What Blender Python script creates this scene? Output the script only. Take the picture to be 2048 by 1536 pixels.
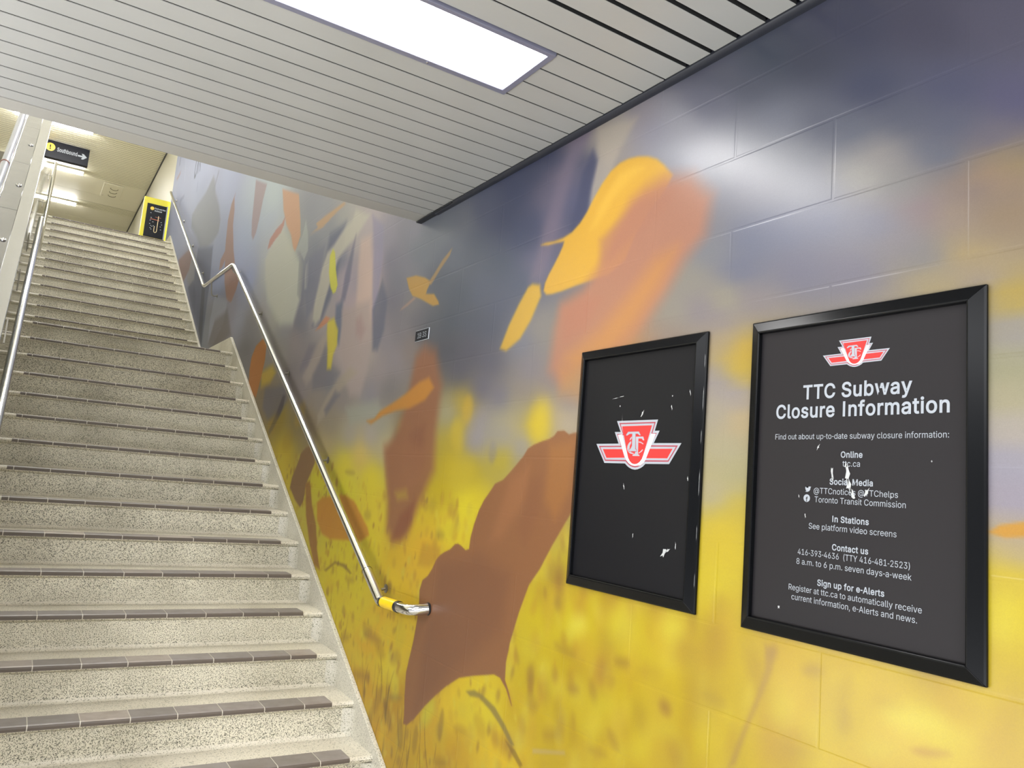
import bpy, bmesh, math, random
import numpy as np
from mathutils import Vector, Matrix
from mathutils.geometry import tessellate_polygon
random.seed(4)
for _o in list(bpy.data.objects):
    bpy.data.objects.remove(_o)
SC = bpy.context.scene
COL = SC.collection

# ------------------------------------------------------------------ camera
FPX = 1562.607
cam_d = bpy.data.cameras.new('camera')
cam_d.sensor_width = 36.0
cam_d.lens = FPX / 2048 * 36.0
cam_d.clip_start = 0.02
cam_d.clip_end = 200
cam = bpy.data.objects.new('camera', cam_d)
COL.objects.link(cam)
CX = Vector((0.84160408, -0.53396932, 0.08111315))
CY = Vector((-0.13925505, -0.06942805, 0.98781971))
CZ = Vector((-0.52183389, -0.84264851, -0.13278886))
cam.matrix_world = Matrix(((CX.x, CY.x, CZ.x, 0), (CX.y, CY.y, CZ.y, 0), (CX.z, CY.z, CZ.z, 1.64), (0, 0, 0, 1)))
SC.camera = cam

# ------------------------------------------------------------------ world, exposure
wd = bpy.data.worlds.new('world')
SC.world = wd
wd.use_nodes = True
wd.node_tree.nodes['Background'].inputs[0].default_value = (0.96, 0.97, 1.0, 1)
wd.node_tree.nodes['Background'].inputs[1].default_value = 6.0
SC.view_settings.view_transform = 'Standard'
SC.view_settings.look = 'None'
SC.view_settings.gamma = 1
SC.view_settings.use_curve_mapping = False
SC.view_settings.exposure = 0.7
PANEL_LIGHT = 14.0      # the recessed panels of the low ceiling
TUBE_LIGHT = 58.0      # the tubes of the high ceiling

# ------------------------------------------------------------------ helpers
def lin(h):
    v = [int(h[i:i + 2], 16) / 255 for i in (0, 2, 4)]
    return tuple((c / 12.92 if c <= .04045 else ((c + .055) / 1.055) ** 2.4) for c in v)

def lin8(v):
    return tuple((c / 255 / 12.92 if c <= 10 else ((c / 255 + .055) / 1.055) ** 2.4) for c in v)

def mat(name, col, rough=.5, metal=0.0, spec=.5, emit=None, estr=0.0):
    m = bpy.data.materials.new(name)
    m.use_nodes = True
    b = m.node_tree.nodes['Principled BSDF']
    c = lin(col) if isinstance(col, str) else col
    b.inputs['Base Color'].default_value = (*c, 1)
    b.inputs['Roughness'].default_value = rough
    b.inputs['Metallic'].default_value = metal
    b.inputs['Specular IOR Level'].default_value = spec
    if emit is not None:
        b.inputs['Emission Color'].default_value = (*emit, 1)
        b.inputs['Emission Strength'].default_value = estr
    return m

def N(m, t, **kw):
    n = m.node_tree.nodes.new(t)
    for k, v in kw.items():
        setattr(n, k, v)
    return n

def L(m, a, b):
    m.node_tree.links.new(a, b)

def bsdf(m):
    return m.node_tree.nodes['Principled BSDF']

def ramp(m, fac, stops, interp='LINEAR'):
    r = N(m, 'ShaderNodeValToRGB')
    r.color_ramp.interpolation = interp
    els = r.color_ramp.elements
    while len(els) < len(stops):
        els.new(.5)
    for e, (p, c) in zip(els, stops):
        e.position = p
        c = lin(c) if isinstance(c, str) else c
        e.color = (*c, 1)
    L(m, fac, r.inputs[0])
    return r

def noise(m, scale, detail=4, vec=None, rough=.55):
    n = N(m, 'ShaderNodeTexNoise')
    n.inputs['Scale'].default_value = scale
    n.inputs['Detail'].default_value = detail
    n.inputs['Roughness'].default_value = rough
    if vec is None:
        g = N(m, 'ShaderNodeNewGeometry')
        vec = g.outputs['Position']
    L(m, vec, n.inputs['Vector'])
    return n

def mixc(m, fac, a, b, mode='MIX'):
    x = N(m, 'ShaderNodeMix', data_type='RGBA', blend_type=mode)
    if isinstance(fac, (int, float)):
        x.inputs[0].default_value = fac
    else:
        L(m, fac, x.inputs[0])
    for i, v in ((6, a), (7, b)):
        if isinstance(v, str):
            v = (*lin(v), 1)
        if isinstance(v, tuple):
            x.inputs[i].default_value = v if len(v) == 4 else (*v, 1)
        else:
            L(m, v, x.inputs[i])
    return x.outputs[2]

def bump(m, h, dist, strength=1.0):
    b = N(m, 'ShaderNodeBump')
    b.inputs['Distance'].default_value = dist
    b.inputs['Strength'].default_value = strength
    L(m, h, b.inputs['Height'])
    L(m, b.outputs[0], bsdf(m).inputs['Normal'])
    return b

class MB:
    """collects shapes for ONE mesh object"""
    def __init__(s):
        s.v, s.f, s.m = [], [], []
    def add(s, vs, fs, mi=0):
        o = len(s.v)
        s.v += [tuple(p) for p in vs]
        s.f += [tuple(o + i for i in f) for f in fs]
        s.m += [mi] * len(fs)
    def box(s, x0, x1, y0, y1, z0, z1, mi=0):
        s.add([(x0, y0, z0), (x1, y0, z0), (x1, y1, z0), (x0, y1, z0), (x0, y0, z1), (x1, y0, z1), (x1, y1, z1), (x0, y1, z1)],
              [(0, 3, 2, 1), (4, 5, 6, 7), (0, 1, 5, 4), (1, 2, 6, 5), (2, 3, 7, 6), (3, 0, 4, 7)], mi)
    def prism(s, prof, x0, x1, mi=0):
        """profile of (y,z) points extruded along x"""
        n = len(prof)
        a = sum(prof[i][0] * prof[(i + 1) % n][1] - prof[(i + 1) % n][0] * prof[i][1] for i in range(n))
        if a < 0:
            prof = prof[::-1]
        vs = [(x0, y, z) for y, z in prof] + [(x1, y, z) for y, z in prof]
        fs = [tuple(range(n - 1, -1, -1)), tuple(range(n, 2 * n))]
        fs += [(i, (i + 1) % n, n + (i + 1) % n, n + i) for i in range(n)]
        s.add(vs, fs, mi)
    def prism_y(s, prof, y0, y1, mi=0):
        """profile of (x,z) points extruded along y"""
        n = len(prof)
        a = sum(prof[i][0] * prof[(i + 1) % n][1] - prof[(i + 1) % n][0] * prof[i][1] for i in range(n))
        if a > 0:
            prof = prof[::-1]
        vs = [(x, y0, z) for x, z in prof] + [(x, y1, z) for x, z in prof]
        fs = [tuple(range(n - 1, -1, -1)), tuple(range(n, 2 * n))]
        fs += [(i, (i + 1) % n, n + (i + 1) % n, n + i) for i in range(n)]
        s.add(vs, fs, mi)
    def tube(s, pts, r, seg=16, mi=0, caps=True):
        pts = [Vector(p) for p in pts]
        n = len(pts)
        rr = r if isinstance(r, (list, tuple)) else [r] * n
        ref = None
        rings = []
        for i in range(n):
            t = (pts[min(i + 1, n - 1)] - pts[max(i - 1, 0)]).normalized()
            if ref is None:
                ref = t.orthogonal().normalized()
            ref = (ref - t * ref.dot(t)).normalized()
            b = t.cross(ref)
            rings.append([pts[i] + (ref * math.cos(2 * math.pi * k / seg) + b * math.sin(2 * math.pi * k / seg)) * rr[i] for k in range(seg)])
        vs = [p for ring in rings for p in ring]
        fs = []
        for i in range(n - 1):
            for k in range(seg):
                k2 = (k + 1) % seg
                fs.append((i * seg + k, i * seg + k2, (i + 1) * seg + k2, (i + 1) * seg + k))
        if caps:
            fs.append(tuple(range(seg - 1, -1, -1)))
            fs.append(tuple((n - 1) * seg + k for k in range(seg)))
        s.add(vs, fs, mi)
    def lathe(s, prof, c, axis, seg=24, mi=0):
        """profile of (radius, height) along axis from c"""
        a = Vector(axis).normalized()
        u = a.orthogonal().normalized()
        w = a.cross(u)
        c = Vector(c)
        vs, fs = [], []
        for r, h in prof:
            for k in range(seg):
                t = 2 * math.pi * k / seg
                vs.append(c + a * h + (u * math.cos(t) + w * math.sin(t)) * r)
        n = len(prof)
        for i in range(n - 1):
            for k in range(seg):
                k2 = (k + 1) % seg
                fs.append((i * seg + k, i * seg + k2, (i + 1) * seg + k2, (i + 1) * seg + k))
        fs.append(tuple(range(seg - 1, -1, -1)))
        fs.append(tuple((n - 1) * seg + k for k in range(seg)))
        s.add(vs, fs, mi)
    def build(s, name, mats, parent=None, smooth=False, bevel=0.0, seg=2):
        me = bpy.data.meshes.new(name)
        o0 = parent_origin(parent)
        me.from_pydata([(x - o0[0], y - o0[1], z - o0[2]) for x, y, z in s.v], [], s.f)
        mats = mats if isinstance(mats, (list, tuple)) else [mats]
        for m in mats:
            me.materials.append(m)
        me.polygons.foreach_set('material_index', s.m)
        if smooth:
            me.polygons.foreach_set('use_smooth', [True] * len(me.polygons))
        me.update()
        o = bpy.data.objects.new(name, me)
        COL.objects.link(o)
        if parent is not None:
            o.parent = parent
        if smooth:
            me.set_sharp_from_angle(angle=math.radians(40))
        if bevel:
            b = o.modifiers.new('bevel', 'BEVEL')
            b.width = bevel
            b.segments = seg
            b.limit_method = 'ANGLE'
            b.angle_limit = math.radians(35)
        return o

def parent_origin(p):
    o = Vector((0, 0, 0))
    while p is not None:
        o = o + p.location
        p = p.parent
    return o

def thing(name, label, cat, loc=(0, 0, 0), group=None):
    o = bpy.data.objects.new(name, None)
    o.empty_display_size = .1
    COL.objects.link(o)
    o.location = loc
    o['label'] = label
    o['category'] = cat
    if group:
        o['group'] = group
    return o

def tag(o, label, cat, group=None):
    o['label'] = label
    o['category'] = cat
    if group:
        o['group'] = group
    return o

def struct(o, label=None):
    o['kind'] = 'structure'
    if label:
        o['label'] = label
    return o

def dup(root, loc, label):
    r = root.copy()
    COL.objects.link(r)
    r.location = loc
    r['label'] = label
    for ch in list(root.children):
        c = ch.copy()
        COL.objects.link(c)
        c.parent = r
        for g in list(ch.children):
            d = g.copy()
            COL.objects.link(d)
            d.parent = c
    return r

def round_path(pts, rad, n=6):
    """polyline with its inner corners rounded"""
    P = [Vector(p) for p in pts]
    out = [P[0]]
    for i in range(1, len(P) - 1):
        a, b, c = P[i - 1], P[i], P[i + 1]
        d1, d2 = (a - b), (c - b)
        r1 = min(rad, d1.length * .45)
        r2 = min(rad, d2.length * .45)
        p, q = b + d1.normalized() * r1, b + d2.normalized() * r2
        for k in range(n + 1):
            t = k / n
            out.append(p * (1 - t) ** 2 + b * 2 * t * (1 - t) + q * t * t)
    out.append(P[-1])
    return out

def poly_xy(pts, z=0.0):
    """triangulated flat polygon (local u,v) as verts and faces"""
    bm = bmesh.new()
    vs = [bm.verts.new((u, v, z)) for u, v in pts]
    f = bm.faces.new(vs)
    bmesh.ops.triangulate(bm, faces=[f])
    bm.verts.index_update()
    V = [tuple(v.co) for v in bm.verts]
    F = [tuple(v.index for v in f.verts) for f in bm.faces]
    bm.free()
    return V, F

def inset(pts, d):
    n = len(pts)
    a = sum(pts[i][0] * pts[(i + 1) % n][1] - pts[(i + 1) % n][0] * pts[i][1] for i in range(n))
    s = 1 if a > 0 else -1
    out = []
    for i in range(n):
        p, q, r = Vector(pts[i - 1]), Vector(pts[i]), Vector(pts[(i + 1) % n])
        e1, e2 = (q - p).normalized(), (r - q).normalized()
        n1, n2 = Vector((-e1.y, e1.x)) * s, Vector((-e2.y, e2.x)) * s
        m = n1 + n2
        k = d / max(.35, m.dot(n1))
        out.append(tuple(q + m * k))
    return out

GLYPHS = {
 ' ':(187,[]),
 '(':(273,[[92,156,99,106,111,55,128,4,150,-46,177,-96,236,-96,218,-57,202,-19,188,16,177,50,167,83,160,115,155,145,152,176,151,207,152,241,156,276,161,313,169,351,179,390,191,428,204,466,219,503,236,539,177,539,160,510,145,477,132,441,119,403,109,364,101,324,94,283,90,244,89,207]]),
 ')':(273,[[56,-56,37,-96,97,-96,123,-47,144,3,161,53,174,104,182,156,184,207,183,244,179,283,173,323,164,364,154,403,142,441,128,477,113,510,97,539,37,539,54,503,69,466,82,428,94,390,104,351,112,313,117,276,121,241,122,207,121,177,118,147,113,116,106,85,97,52,86,18,72,-18]]),
 ',':(187,[[68,71,38,-119,84,-119,137,71]]),
 '-':(240,[[34,236,34,180,206,180,206,236]]),
 '.':(187,[[55,18,63,9,73,1,83,-3,95,-4,107,-3,118,1,128,9,135,18,140,29,141,41,140,53,135,64,128,73,118,81,107,85,95,87,83,85,73,81,63,73,55,64,51,53,50,41,51,29]]),
 '1':(453,[[198,509,86,427,86,358,209,448,212,448,212,55,76,55,76,0,212,0,276,0,391,0,391,55,276,55,276,509]]),
 '2':(453,[[64,47,64,0,389,0,389,57,153,57,153,60,267,180,294,209,317,235,336,259,351,280,363,299,371,318,377,336,380,354,381,372,379,398,372,423,361,445,346,465,328,482,306,497,281,507,254,513,225,516,196,513,168,507,143,496,121,482,102,464,86,442,75,418,68,391,66,362,127,362,128,381,132,398,139,413,148,427,159,438,172,447,188,454,205,458,224,460,241,458,258,455,273,449,287,441,298,431,308,419,315,405,319,389,320,371,319,356,316,341,311,327,303,312,294,298,282,282,268,266,252,248,234,229]]),
 '3':(453,[[108,22,133,10,159,1,188,-5,218,-7,251,-5,281,2,309,12,333,27,354,45,370,66,383,90,390,116,393,145,391,173,383,198,371,222,354,244,333,262,308,276,279,286,247,290,221,289,372,461,372,509,70,509,70,452,288,452,288,448,157,299,157,248,201,248,229,246,254,241,275,234,292,223,306,211,316,196,323,180,328,163,329,145,328,125,323,108,315,93,304,80,291,69,275,61,258,55,239,51,219,50,200,51,182,54,165,59,150,66,137,76,126,87,118,100,112,115,109,132,44,132,48,104,57,79,70,57,88,38]]),
 '4':(453,[[40,158,40,105,282,105,282,0,343,0,343,105,413,105,413,163,343,163,343,318,282,318,282,163,109,163,109,166,311,509,247,509]]),
 '5':(453,[[60,130,63,105,71,82,83,60,99,41,118,25,140,11,165,1,192,-5,221,-7,253,-4,282,3,309,15,332,32,352,52,369,76,381,102,388,132,391,163,390,187,386,210,379,231,370,251,358,269,345,285,330,299,313,311,294,321,274,328,252,332,229,334,212,333,194,330,178,325,162,318,148,311,136,301,134,301,151,452,366,452,366,509,96,509,67,253,128,246,139,255,152,262,167,268,184,273,201,276,218,277,238,275,257,270,275,262,290,251,303,237,314,221,321,203,326,183,328,162,326,141,322,122,314,104,304,89,291,75,276,64,259,56,241,51,221,50,204,51,188,54,173,60,160,68,148,78,138,89,130,102,125,115,122,130]]),
 '6':(453,[[84,74,100,51,119,31,142,15,168,3,196,-4,226,-7,257,-4,284,3,310,14,333,30,352,50,368,73,379,98,387,127,389,157,387,187,380,215,370,240,355,262,337,280,316,295,291,305,265,312,235,314,221,313,208,311,196,307,184,302,175,296,322,509,252,509,137,340,112,302,93,268,80,239,71,212,65,187,64,162,66,130,73,101],[138,102,131,119,126,138,125,158,126,179,131,197,138,214,148,229,160,241,174,252,190,259,207,264,226,265,245,264,263,259,279,251,293,241,304,228,314,213,322,196,326,178,327,157,326,137,322,119,314,101,304,86,293,73,279,63,263,55,245,50,226,48,207,50,190,55,174,63,160,73,148,86]]),
 '8':(453,[[74,62,91,42,111,25,136,11,163,1,193,-5,226,-7,259,-5,289,1,317,11,341,25,362,42,378,62,391,84,398,109,401,135,399,156,395,176,387,195,377,212,365,228,351,241,335,252,319,260,300,265,300,267,323,276,343,289,359,308,372,330,379,354,382,380,379,405,373,429,361,450,346,469,328,485,306,498,282,508,255,514,226,516,197,514,170,508,146,498,124,485,106,469,90,450,79,429,73,405,70,380,73,354,80,330,93,308,109,289,129,276,153,267,153,265,134,260,117,252,101,241,87,228,75,212,65,195,58,176,53,156,52,135,54,109,62,84],[129,91,121,106,117,121,115,139,117,157,122,173,130,189,140,202,154,213,169,223,187,230,206,234,226,235,247,234,265,230,283,223,298,213,312,202,322,189,330,173,335,157,337,139,335,121,331,106,323,91,313,79,300,69,285,60,267,54,248,50,226,49,205,50,185,54,167,60,152,69,139,79],[134,359,133,376,134,392,138,407,145,420,153,432,164,442,177,449,192,455,208,459,226,460,244,459,260,455,275,449,288,442,299,432,308,420,314,407,318,392,319,376,318,359,314,344,307,330,298,318,287,308,274,300,260,294,244,291,226,290,209,291,193,294,178,300,165,308,154,318,145,330,138,344]]),
 '9':(453,[[83,269,98,247,116,229,137,214,161,203,188,197,218,195,232,195,245,198,257,202,268,207,277,213,130,0,200,0,315,168,340,207,359,240,373,270,382,296,387,322,389,347,387,378,380,408,368,434,352,458,333,478,310,494,285,506,256,513,226,516,196,513,168,506,143,494,120,479,101,459,85,436,73,411,66,382,64,352,66,321,72,294],[138,295,131,313,127,331,125,352,127,372,131,390,138,407,148,423,160,435,174,446,190,454,207,459,226,460,245,459,263,454,279,446,293,435,305,422,314,407,322,390,326,371,327,350,326,330,322,312,314,295,305,280,293,267,279,257,263,249,245,245,226,243,207,245,190,250,174,257,160,268,148,280]]),
 ':':(187,[[55,18,63,9,73,1,83,-3,95,-4,107,-3,118,1,128,9,135,18,140,29,141,41,140,53,135,64,128,73,118,81,107,85,95,87,83,85,73,81,63,73,55,64,51,53,50,41,51,29],[50,316,51,304,55,294,63,284,73,277,83,272,95,271,107,272,118,277,128,284,135,294,140,304,141,316,140,328,135,339,128,349,118,356,107,360,95,362,83,360,73,356,63,349,55,339,51,328]]),
 '@':(676,[[40,179,43,131,50,87,61,46,77,9,98,-24,122,-53,151,-77,184,-98,221,-114,262,-126,307,-133,355,-135,374,-135,392,-133,411,-131,429,-128,447,-124,464,-120,480,-116,493,-111,504,-107,489,-59,481,-62,471,-65,458,-69,444,-73,428,-77,412,-80,394,-83,376,-85,357,-85,317,-83,280,-78,246,-68,215,-54,188,-37,165,-17,144,8,128,35,115,66,105,100,100,138,98,178,100,218,105,255,115,289,128,320,144,347,164,372,187,393,213,410,242,424,274,434,309,440,347,442,385,440,419,434,450,424,477,410,502,393,523,373,541,351,555,327,567,301,575,273,579,245,581,215,580,182,579,152,576,127,571,106,565,89,557,76,546,66,533,61,518,59,505,61,493,66,485,74,479,85,475,97,474,110,474,335,419,335,419,306,416,306,409,314,398,323,385,331,369,338,351,342,330,343,304,341,279,334,257,322,237,306,220,287,207,265,197,239,190,212,188,182,190,152,195,123,204,96,216,73,232,52,251,35,273,23,298,15,326,13,351,15,371,20,388,30,402,41,413,54,420,68,423,68,426,56,432,45,441,36,451,28,463,21,476,17,490,13,503,11,517,11,541,13,561,18,579,28,593,42,605,57,615,76,622,96,627,118,631,142,633,166,635,191,635,215,633,251,627,285,617,319,603,351,584,380,562,407,536,432,506,452,472,469,435,482,394,489,349,492,303,489,260,482,220,470,184,454,151,433,123,408,98,379,78,346,61,309,50,269,43,226],[293,72,279,81,267,94,258,108,251,125,246,144,243,164,242,185,243,204,246,222,252,239,260,254,271,267,283,277,297,285,313,290,331,292,350,290,366,287,381,282,393,274,403,263,411,249,417,231,421,210,422,185,421,160,417,138,412,118,405,102,395,89,382,78,368,71,350,66,329,65,310,67]]),
 'A':(479,[[16,0,85,0,135,142,344,142,395,0,463,0,276,509,201,509],[191,302,197,322,204,345,213,371,222,402,233,437,239,456,244,438,255,402,264,372,272,346,280,323,287,302,324,199,155,199]]),
 'B':(456,[[125,57,125,231,248,231,269,229,289,225,306,218,320,209,333,197,342,184,350,169,354,153,355,137,353,115,344,96,330,80,309,67,281,60,245,57],[60,509,60,0,247,0,284,2,317,8,344,18,368,31,386,48,400,67,410,88,416,111,418,136,416,161,411,184,402,203,391,220,378,234,363,245,347,254,331,260,315,262,315,267,329,272,343,278,356,286,368,295,378,307,387,320,393,336,397,353,398,374,396,398,390,421,381,442,367,461,350,477,329,491,304,501,274,507,241,509],[125,452,240,452,270,449,294,442,313,429,326,412,333,393,336,372,335,355,330,340,323,326,314,314,302,304,288,296,273,290,256,287,238,285,125,285]]),
 'C':(510,[[70,115,92,79,119,49,150,25,186,7,225,-3,267,-7,293,-6,317,-2,341,5,363,13,383,24,402,38,420,53,435,71,448,91,459,112,467,135,473,160,408,160,404,144,397,128,389,114,380,102,369,90,357,81,344,72,330,65,315,60,300,56,284,54,267,53,237,56,210,63,184,76,161,94,141,117,125,145,113,177,106,213,103,254,106,295,113,332,125,364,141,391,161,414,184,432,209,445,237,453,267,456,284,455,300,453,315,449,330,444,344,437,357,428,369,418,380,407,389,395,397,380,404,365,408,348,473,348,467,373,459,397,448,418,435,438,419,456,402,471,383,485,362,496,340,504,317,511,293,514,267,516,225,512,186,501,150,484,119,459,92,429,70,393,53,352,44,305,40,254,44,203,53,157]]),
 'F':(410,[[125,0,125,221,346,221,346,278,125,278,125,452,369,452,369,509,60,509,60,0]]),
 'I':(262,[[110,0,172,0,172,509,110,509]]),
 'M':(628,[[121,372,120,416,119,437,124,424,129,408,134,392,140,376,145,361,159,321,163,310,167,300,170,291,286,0,342,0,456,291,467,322,472,335,477,348,482,363,498,409,503,425,507,436,506,413,505,369,505,354,505,340,504,327,504,291,504,0,568,0,568,509,476,509,352,187,349,179,346,169,342,158,338,146,334,134,330,121,318,83,315,73,311,84,307,97,303,110,299,123,287,159,284,170,280,179,277,187,152,509,60,509,60,0,122,0,122,291,122,328]]),
 'O':(533,[[53,157,70,115,92,79,119,49,150,25,186,7,225,-3,267,-7,309,-3,348,7,384,25,415,49,442,79,464,115,480,157,490,203,493,254,490,305,480,352,464,393,442,429,415,459,384,484,348,501,309,512,267,516,225,512,186,501,150,484,119,459,92,429,70,393,53,352,44,305,40,254,44,203],[125,144,113,176,106,213,103,254,106,295,113,332,125,364,142,392,161,415,184,433,210,445,237,453,267,456,296,453,324,446,349,433,372,415,392,392,408,365,420,332,428,295,430,254,428,213,420,176,408,144,392,116,372,94,349,76,324,63,296,55,267,53,237,55,210,63,184,76,161,94,142,117]]),
 'R':(449,[[60,0,125,0,125,198,236,198,246,199,353,0,428,0,314,209,333,217,356,232,376,250,390,271,401,296,407,323,409,352,407,381,401,408,390,433,376,455,356,473,333,489,305,500,273,506,236,509,60,509],[258,256,234,255,125,255,125,452,233,452,258,451,279,446,298,440,313,430,325,419,334,405,340,389,344,371,345,352,344,333,340,316,334,300,325,287,313,276,298,267,280,260]]),
 'S':(446,[[64,60,81,40,102,23,128,9,156,-1,188,-7,224,-9,261,-7,294,0,323,11,349,25,370,43,386,64,399,87,406,112,408,139,407,161,402,180,395,198,384,213,372,226,359,238,344,248,328,256,312,264,295,270,279,275,264,279,212,293,198,297,184,302,169,308,155,315,142,324,131,334,122,345,117,359,115,376,117,391,121,405,129,418,139,430,152,440,167,448,185,454,204,457,225,459,254,456,280,449,302,437,320,421,332,402,337,378,401,378,398,403,390,427,377,449,360,468,340,484,316,498,289,508,259,514,227,516,195,514,165,508,138,498,113,484,92,468,75,448,62,425,54,400,52,372,56,341,67,313,86,289,112,269,145,253,184,239,245,222,263,217,280,211,296,205,310,197,322,189,332,179,340,168,344,154,346,139,344,122,338,106,329,92,317,79,303,69,286,60,267,54,246,50,224,49,204,50,185,53,166,59,150,66,136,76,123,88,114,102,108,118,104,137,38,137,42,109,51,83]]),
 'T':(448,[[32,509,32,452,193,452,193,0,257,0,257,452,417,452,417,509]]),
 'Y':(472,[[16,509,203,208,203,0,268,0,268,208,455,509,381,509,280,344,270,327,260,310,251,293,242,275,236,262,231,274,222,292,213,309,203,327,192,344,91,509]]),
 'a':(389,[[60,29,76,15,94,5,115,-3,137,-7,160,-9,181,-7,199,-4,215,1,229,8,242,16,252,25,260,34,267,43,272,52,277,52,277,0,337,0,337,251,335,278,330,301,322,320,312,336,300,350,286,360,271,369,255,375,239,379,223,382,208,384,194,384,173,383,153,380,133,375,114,368,95,358,79,346,64,331,51,313,41,291,100,274,104,283,110,292,118,301,127,309,137,316,149,322,163,327,178,330,196,331,212,330,227,327,240,322,251,315,260,307,267,297,272,285,275,272,276,257,276,255,274,246,271,240,265,235,257,231,247,229,234,227,218,225,200,223,178,220,161,217,143,214,125,211,108,206,92,200,78,193,64,184,53,174,43,161,36,146,32,128,30,108,32,84,38,63,48,45],[109,64,102,72,96,82,93,93,92,105,93,118,97,130,103,139,112,147,122,153,134,159,147,163,161,166,175,168,200,171,210,173,221,174,231,176,241,178,251,180,259,182,267,184,272,187,276,190,276,138,274,122,270,108,263,93,254,80,242,68,228,59,211,51,192,47,170,45,156,46,142,48,130,52,119,57]]),
 'b':(424,[[112,0,112,59,118,59,123,50,130,41,138,31,147,21,159,12,172,4,189,-3,208,-7,229,-8,260,-6,288,3,313,16,336,34,355,57,370,84,381,116,388,151,390,189,388,227,381,261,370,293,354,320,335,342,313,361,287,374,259,382,229,384,207,383,188,379,171,373,158,364,147,355,137,346,130,336,123,327,118,319,114,319,114,509,53,509,53,0],[114,162,113,189,114,216,118,241,125,263,134,282,147,299,161,312,178,322,198,328,220,330,243,328,262,322,280,311,295,298,307,281,316,261,323,239,327,215,328,189,327,163,323,139,316,117,306,97,294,80,279,66,262,55,242,49,220,47,198,49,179,55,162,65,147,78,135,95,125,115,118,138]]),
 'c':(395,[[56,85,72,58,93,35,117,16,144,3,174,-5,207,-8,226,-7,244,-5,261,-1,277,5,292,12,306,21,319,32,331,43,341,56,350,70,357,86,363,102,304,117,301,107,297,98,292,89,285,80,279,73,271,66,262,60,253,55,243,52,232,49,220,47,207,46,184,49,163,55,145,66,130,80,118,97,108,117,102,139,98,163,96,187,98,212,102,236,108,258,118,278,130,296,145,310,163,321,184,328,207,330,220,329,231,328,242,325,252,321,261,316,270,311,278,304,284,297,290,289,295,281,300,272,303,262,362,277,356,293,349,308,340,322,330,335,318,346,305,356,291,364,276,371,260,377,243,381,226,384,207,384,174,382,144,374,117,360,93,341,72,318,56,291,44,260,37,225,34,187,37,150,44,116]]),
 'd':(424,[[43,116,55,84,70,57,89,34,111,16,137,3,165,-6,195,-8,217,-7,236,-3,252,4,266,12,277,21,287,31,295,41,301,50,307,59,313,59,313,0,372,0,372,509,311,509,311,319,306,319,301,327,295,336,287,346,278,355,267,364,253,373,237,379,218,383,196,384,165,382,137,374,112,361,89,342,70,320,55,293,43,261,36,227,34,189,36,151],[109,117,102,139,98,163,96,189,98,215,102,239,108,261,118,281,130,298,145,311,162,322,182,328,205,330,227,328,246,322,263,312,278,299,290,282,300,263,306,241,310,216,312,189,310,162,306,138,299,115,290,95,278,78,263,65,246,55,226,49,205,47,182,49,162,55,145,66,130,80,118,97]]),
 'e':(404,[[37,150,44,116,56,85,72,58,92,35,117,16,145,3,177,-5,212,-8,237,-7,261,-3,283,4,302,14,320,26,335,39,348,55,358,72,365,91,306,105,300,93,294,82,285,73,276,65,265,58,254,53,241,49,227,47,212,46,190,48,169,53,151,61,135,73,121,88,110,106,102,127,98,151,97,169,371,169,371,194,370,227,365,256,357,282,347,305,334,324,319,341,303,355,285,366,266,374,246,380,226,383,205,384,172,382,142,373,115,359,91,340,71,317,55,290,44,258,36,224,34,187],[96,221,97,231,102,251,109,270,119,286,131,301,146,313,164,323,183,328,205,330,227,328,246,323,263,314,277,301,288,286,298,269,304,248,308,226,308,221]]),
 'f':(253,[[154,460,164,468,178,472,195,474,202,474,209,473,215,472,220,471,224,470,227,468,243,521,238,523,231,525,222,527,212,529,201,530,187,530,169,529,152,525,135,519,120,510,107,499,96,486,87,470,82,452,81,432,81,379,6,379,6,327,81,327,81,0,142,0,142,327,228,327,228,379,142,379,142,419,143,435,147,449]]),
 'g':(425,[[59,-84,70,-97,82,-110,97,-122,114,-132,134,-140,156,-146,180,-149,207,-151,237,-149,265,-144,291,-136,314,-124,334,-109,350,-90,363,-67,370,-40,372,-9,372,379,313,379,313,319,308,319,302,327,296,336,288,346,279,356,267,365,253,373,237,379,218,383,196,384,166,382,138,374,112,361,90,342,71,320,55,293,43,263,36,229,34,191,36,154,43,120,55,90,71,65,90,43,113,27,138,14,165,7,195,5,217,6,236,10,252,16,266,23,277,32,287,41,294,51,301,60,306,68,311,68,311,-6,308,-34,298,-58,282,-75,261,-87,236,-95,207,-97,187,-96,169,-93,154,-88,142,-82,131,-74,122,-66,114,-57,107,-49,101,-41,51,-69],[109,123,102,144,98,167,96,193,98,218,102,241,109,262,118,282,130,298,145,312,163,322,182,328,205,330,227,328,247,322,264,312,279,299,291,283,300,264,307,242,311,219,312,193,311,166,307,142,300,121,290,103,278,87,264,75,246,66,227,61,205,59,183,61,163,66,145,76,131,88,118,104]]),
 'h':(410,[[53,509,53,0,114,0,114,227,115,248,119,266,126,283,136,297,147,308,161,317,176,324,192,328,210,329,235,326,256,318,273,304,286,286,293,263,296,235,296,0,357,0,357,240,355,271,350,298,341,321,328,340,313,356,295,369,275,377,252,383,227,384,200,382,175,374,152,362,132,344,116,319,114,314,114,509]]),
 'i':(166,[[41,483,43,472,47,463,54,455,63,448,73,444,84,443,95,444,105,448,114,455,121,463,125,472,126,483,125,494,121,504,114,512,105,518,95,522,84,524,73,522,63,518,54,512,47,504,43,494],[53,379,53,0,114,0,114,379]]),
 'k':(380,[[53,0,114,0,114,141,154,178,294,0,372,0,201,216,360,379,284,379,121,212,114,212,114,509,53,509]]),
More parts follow.
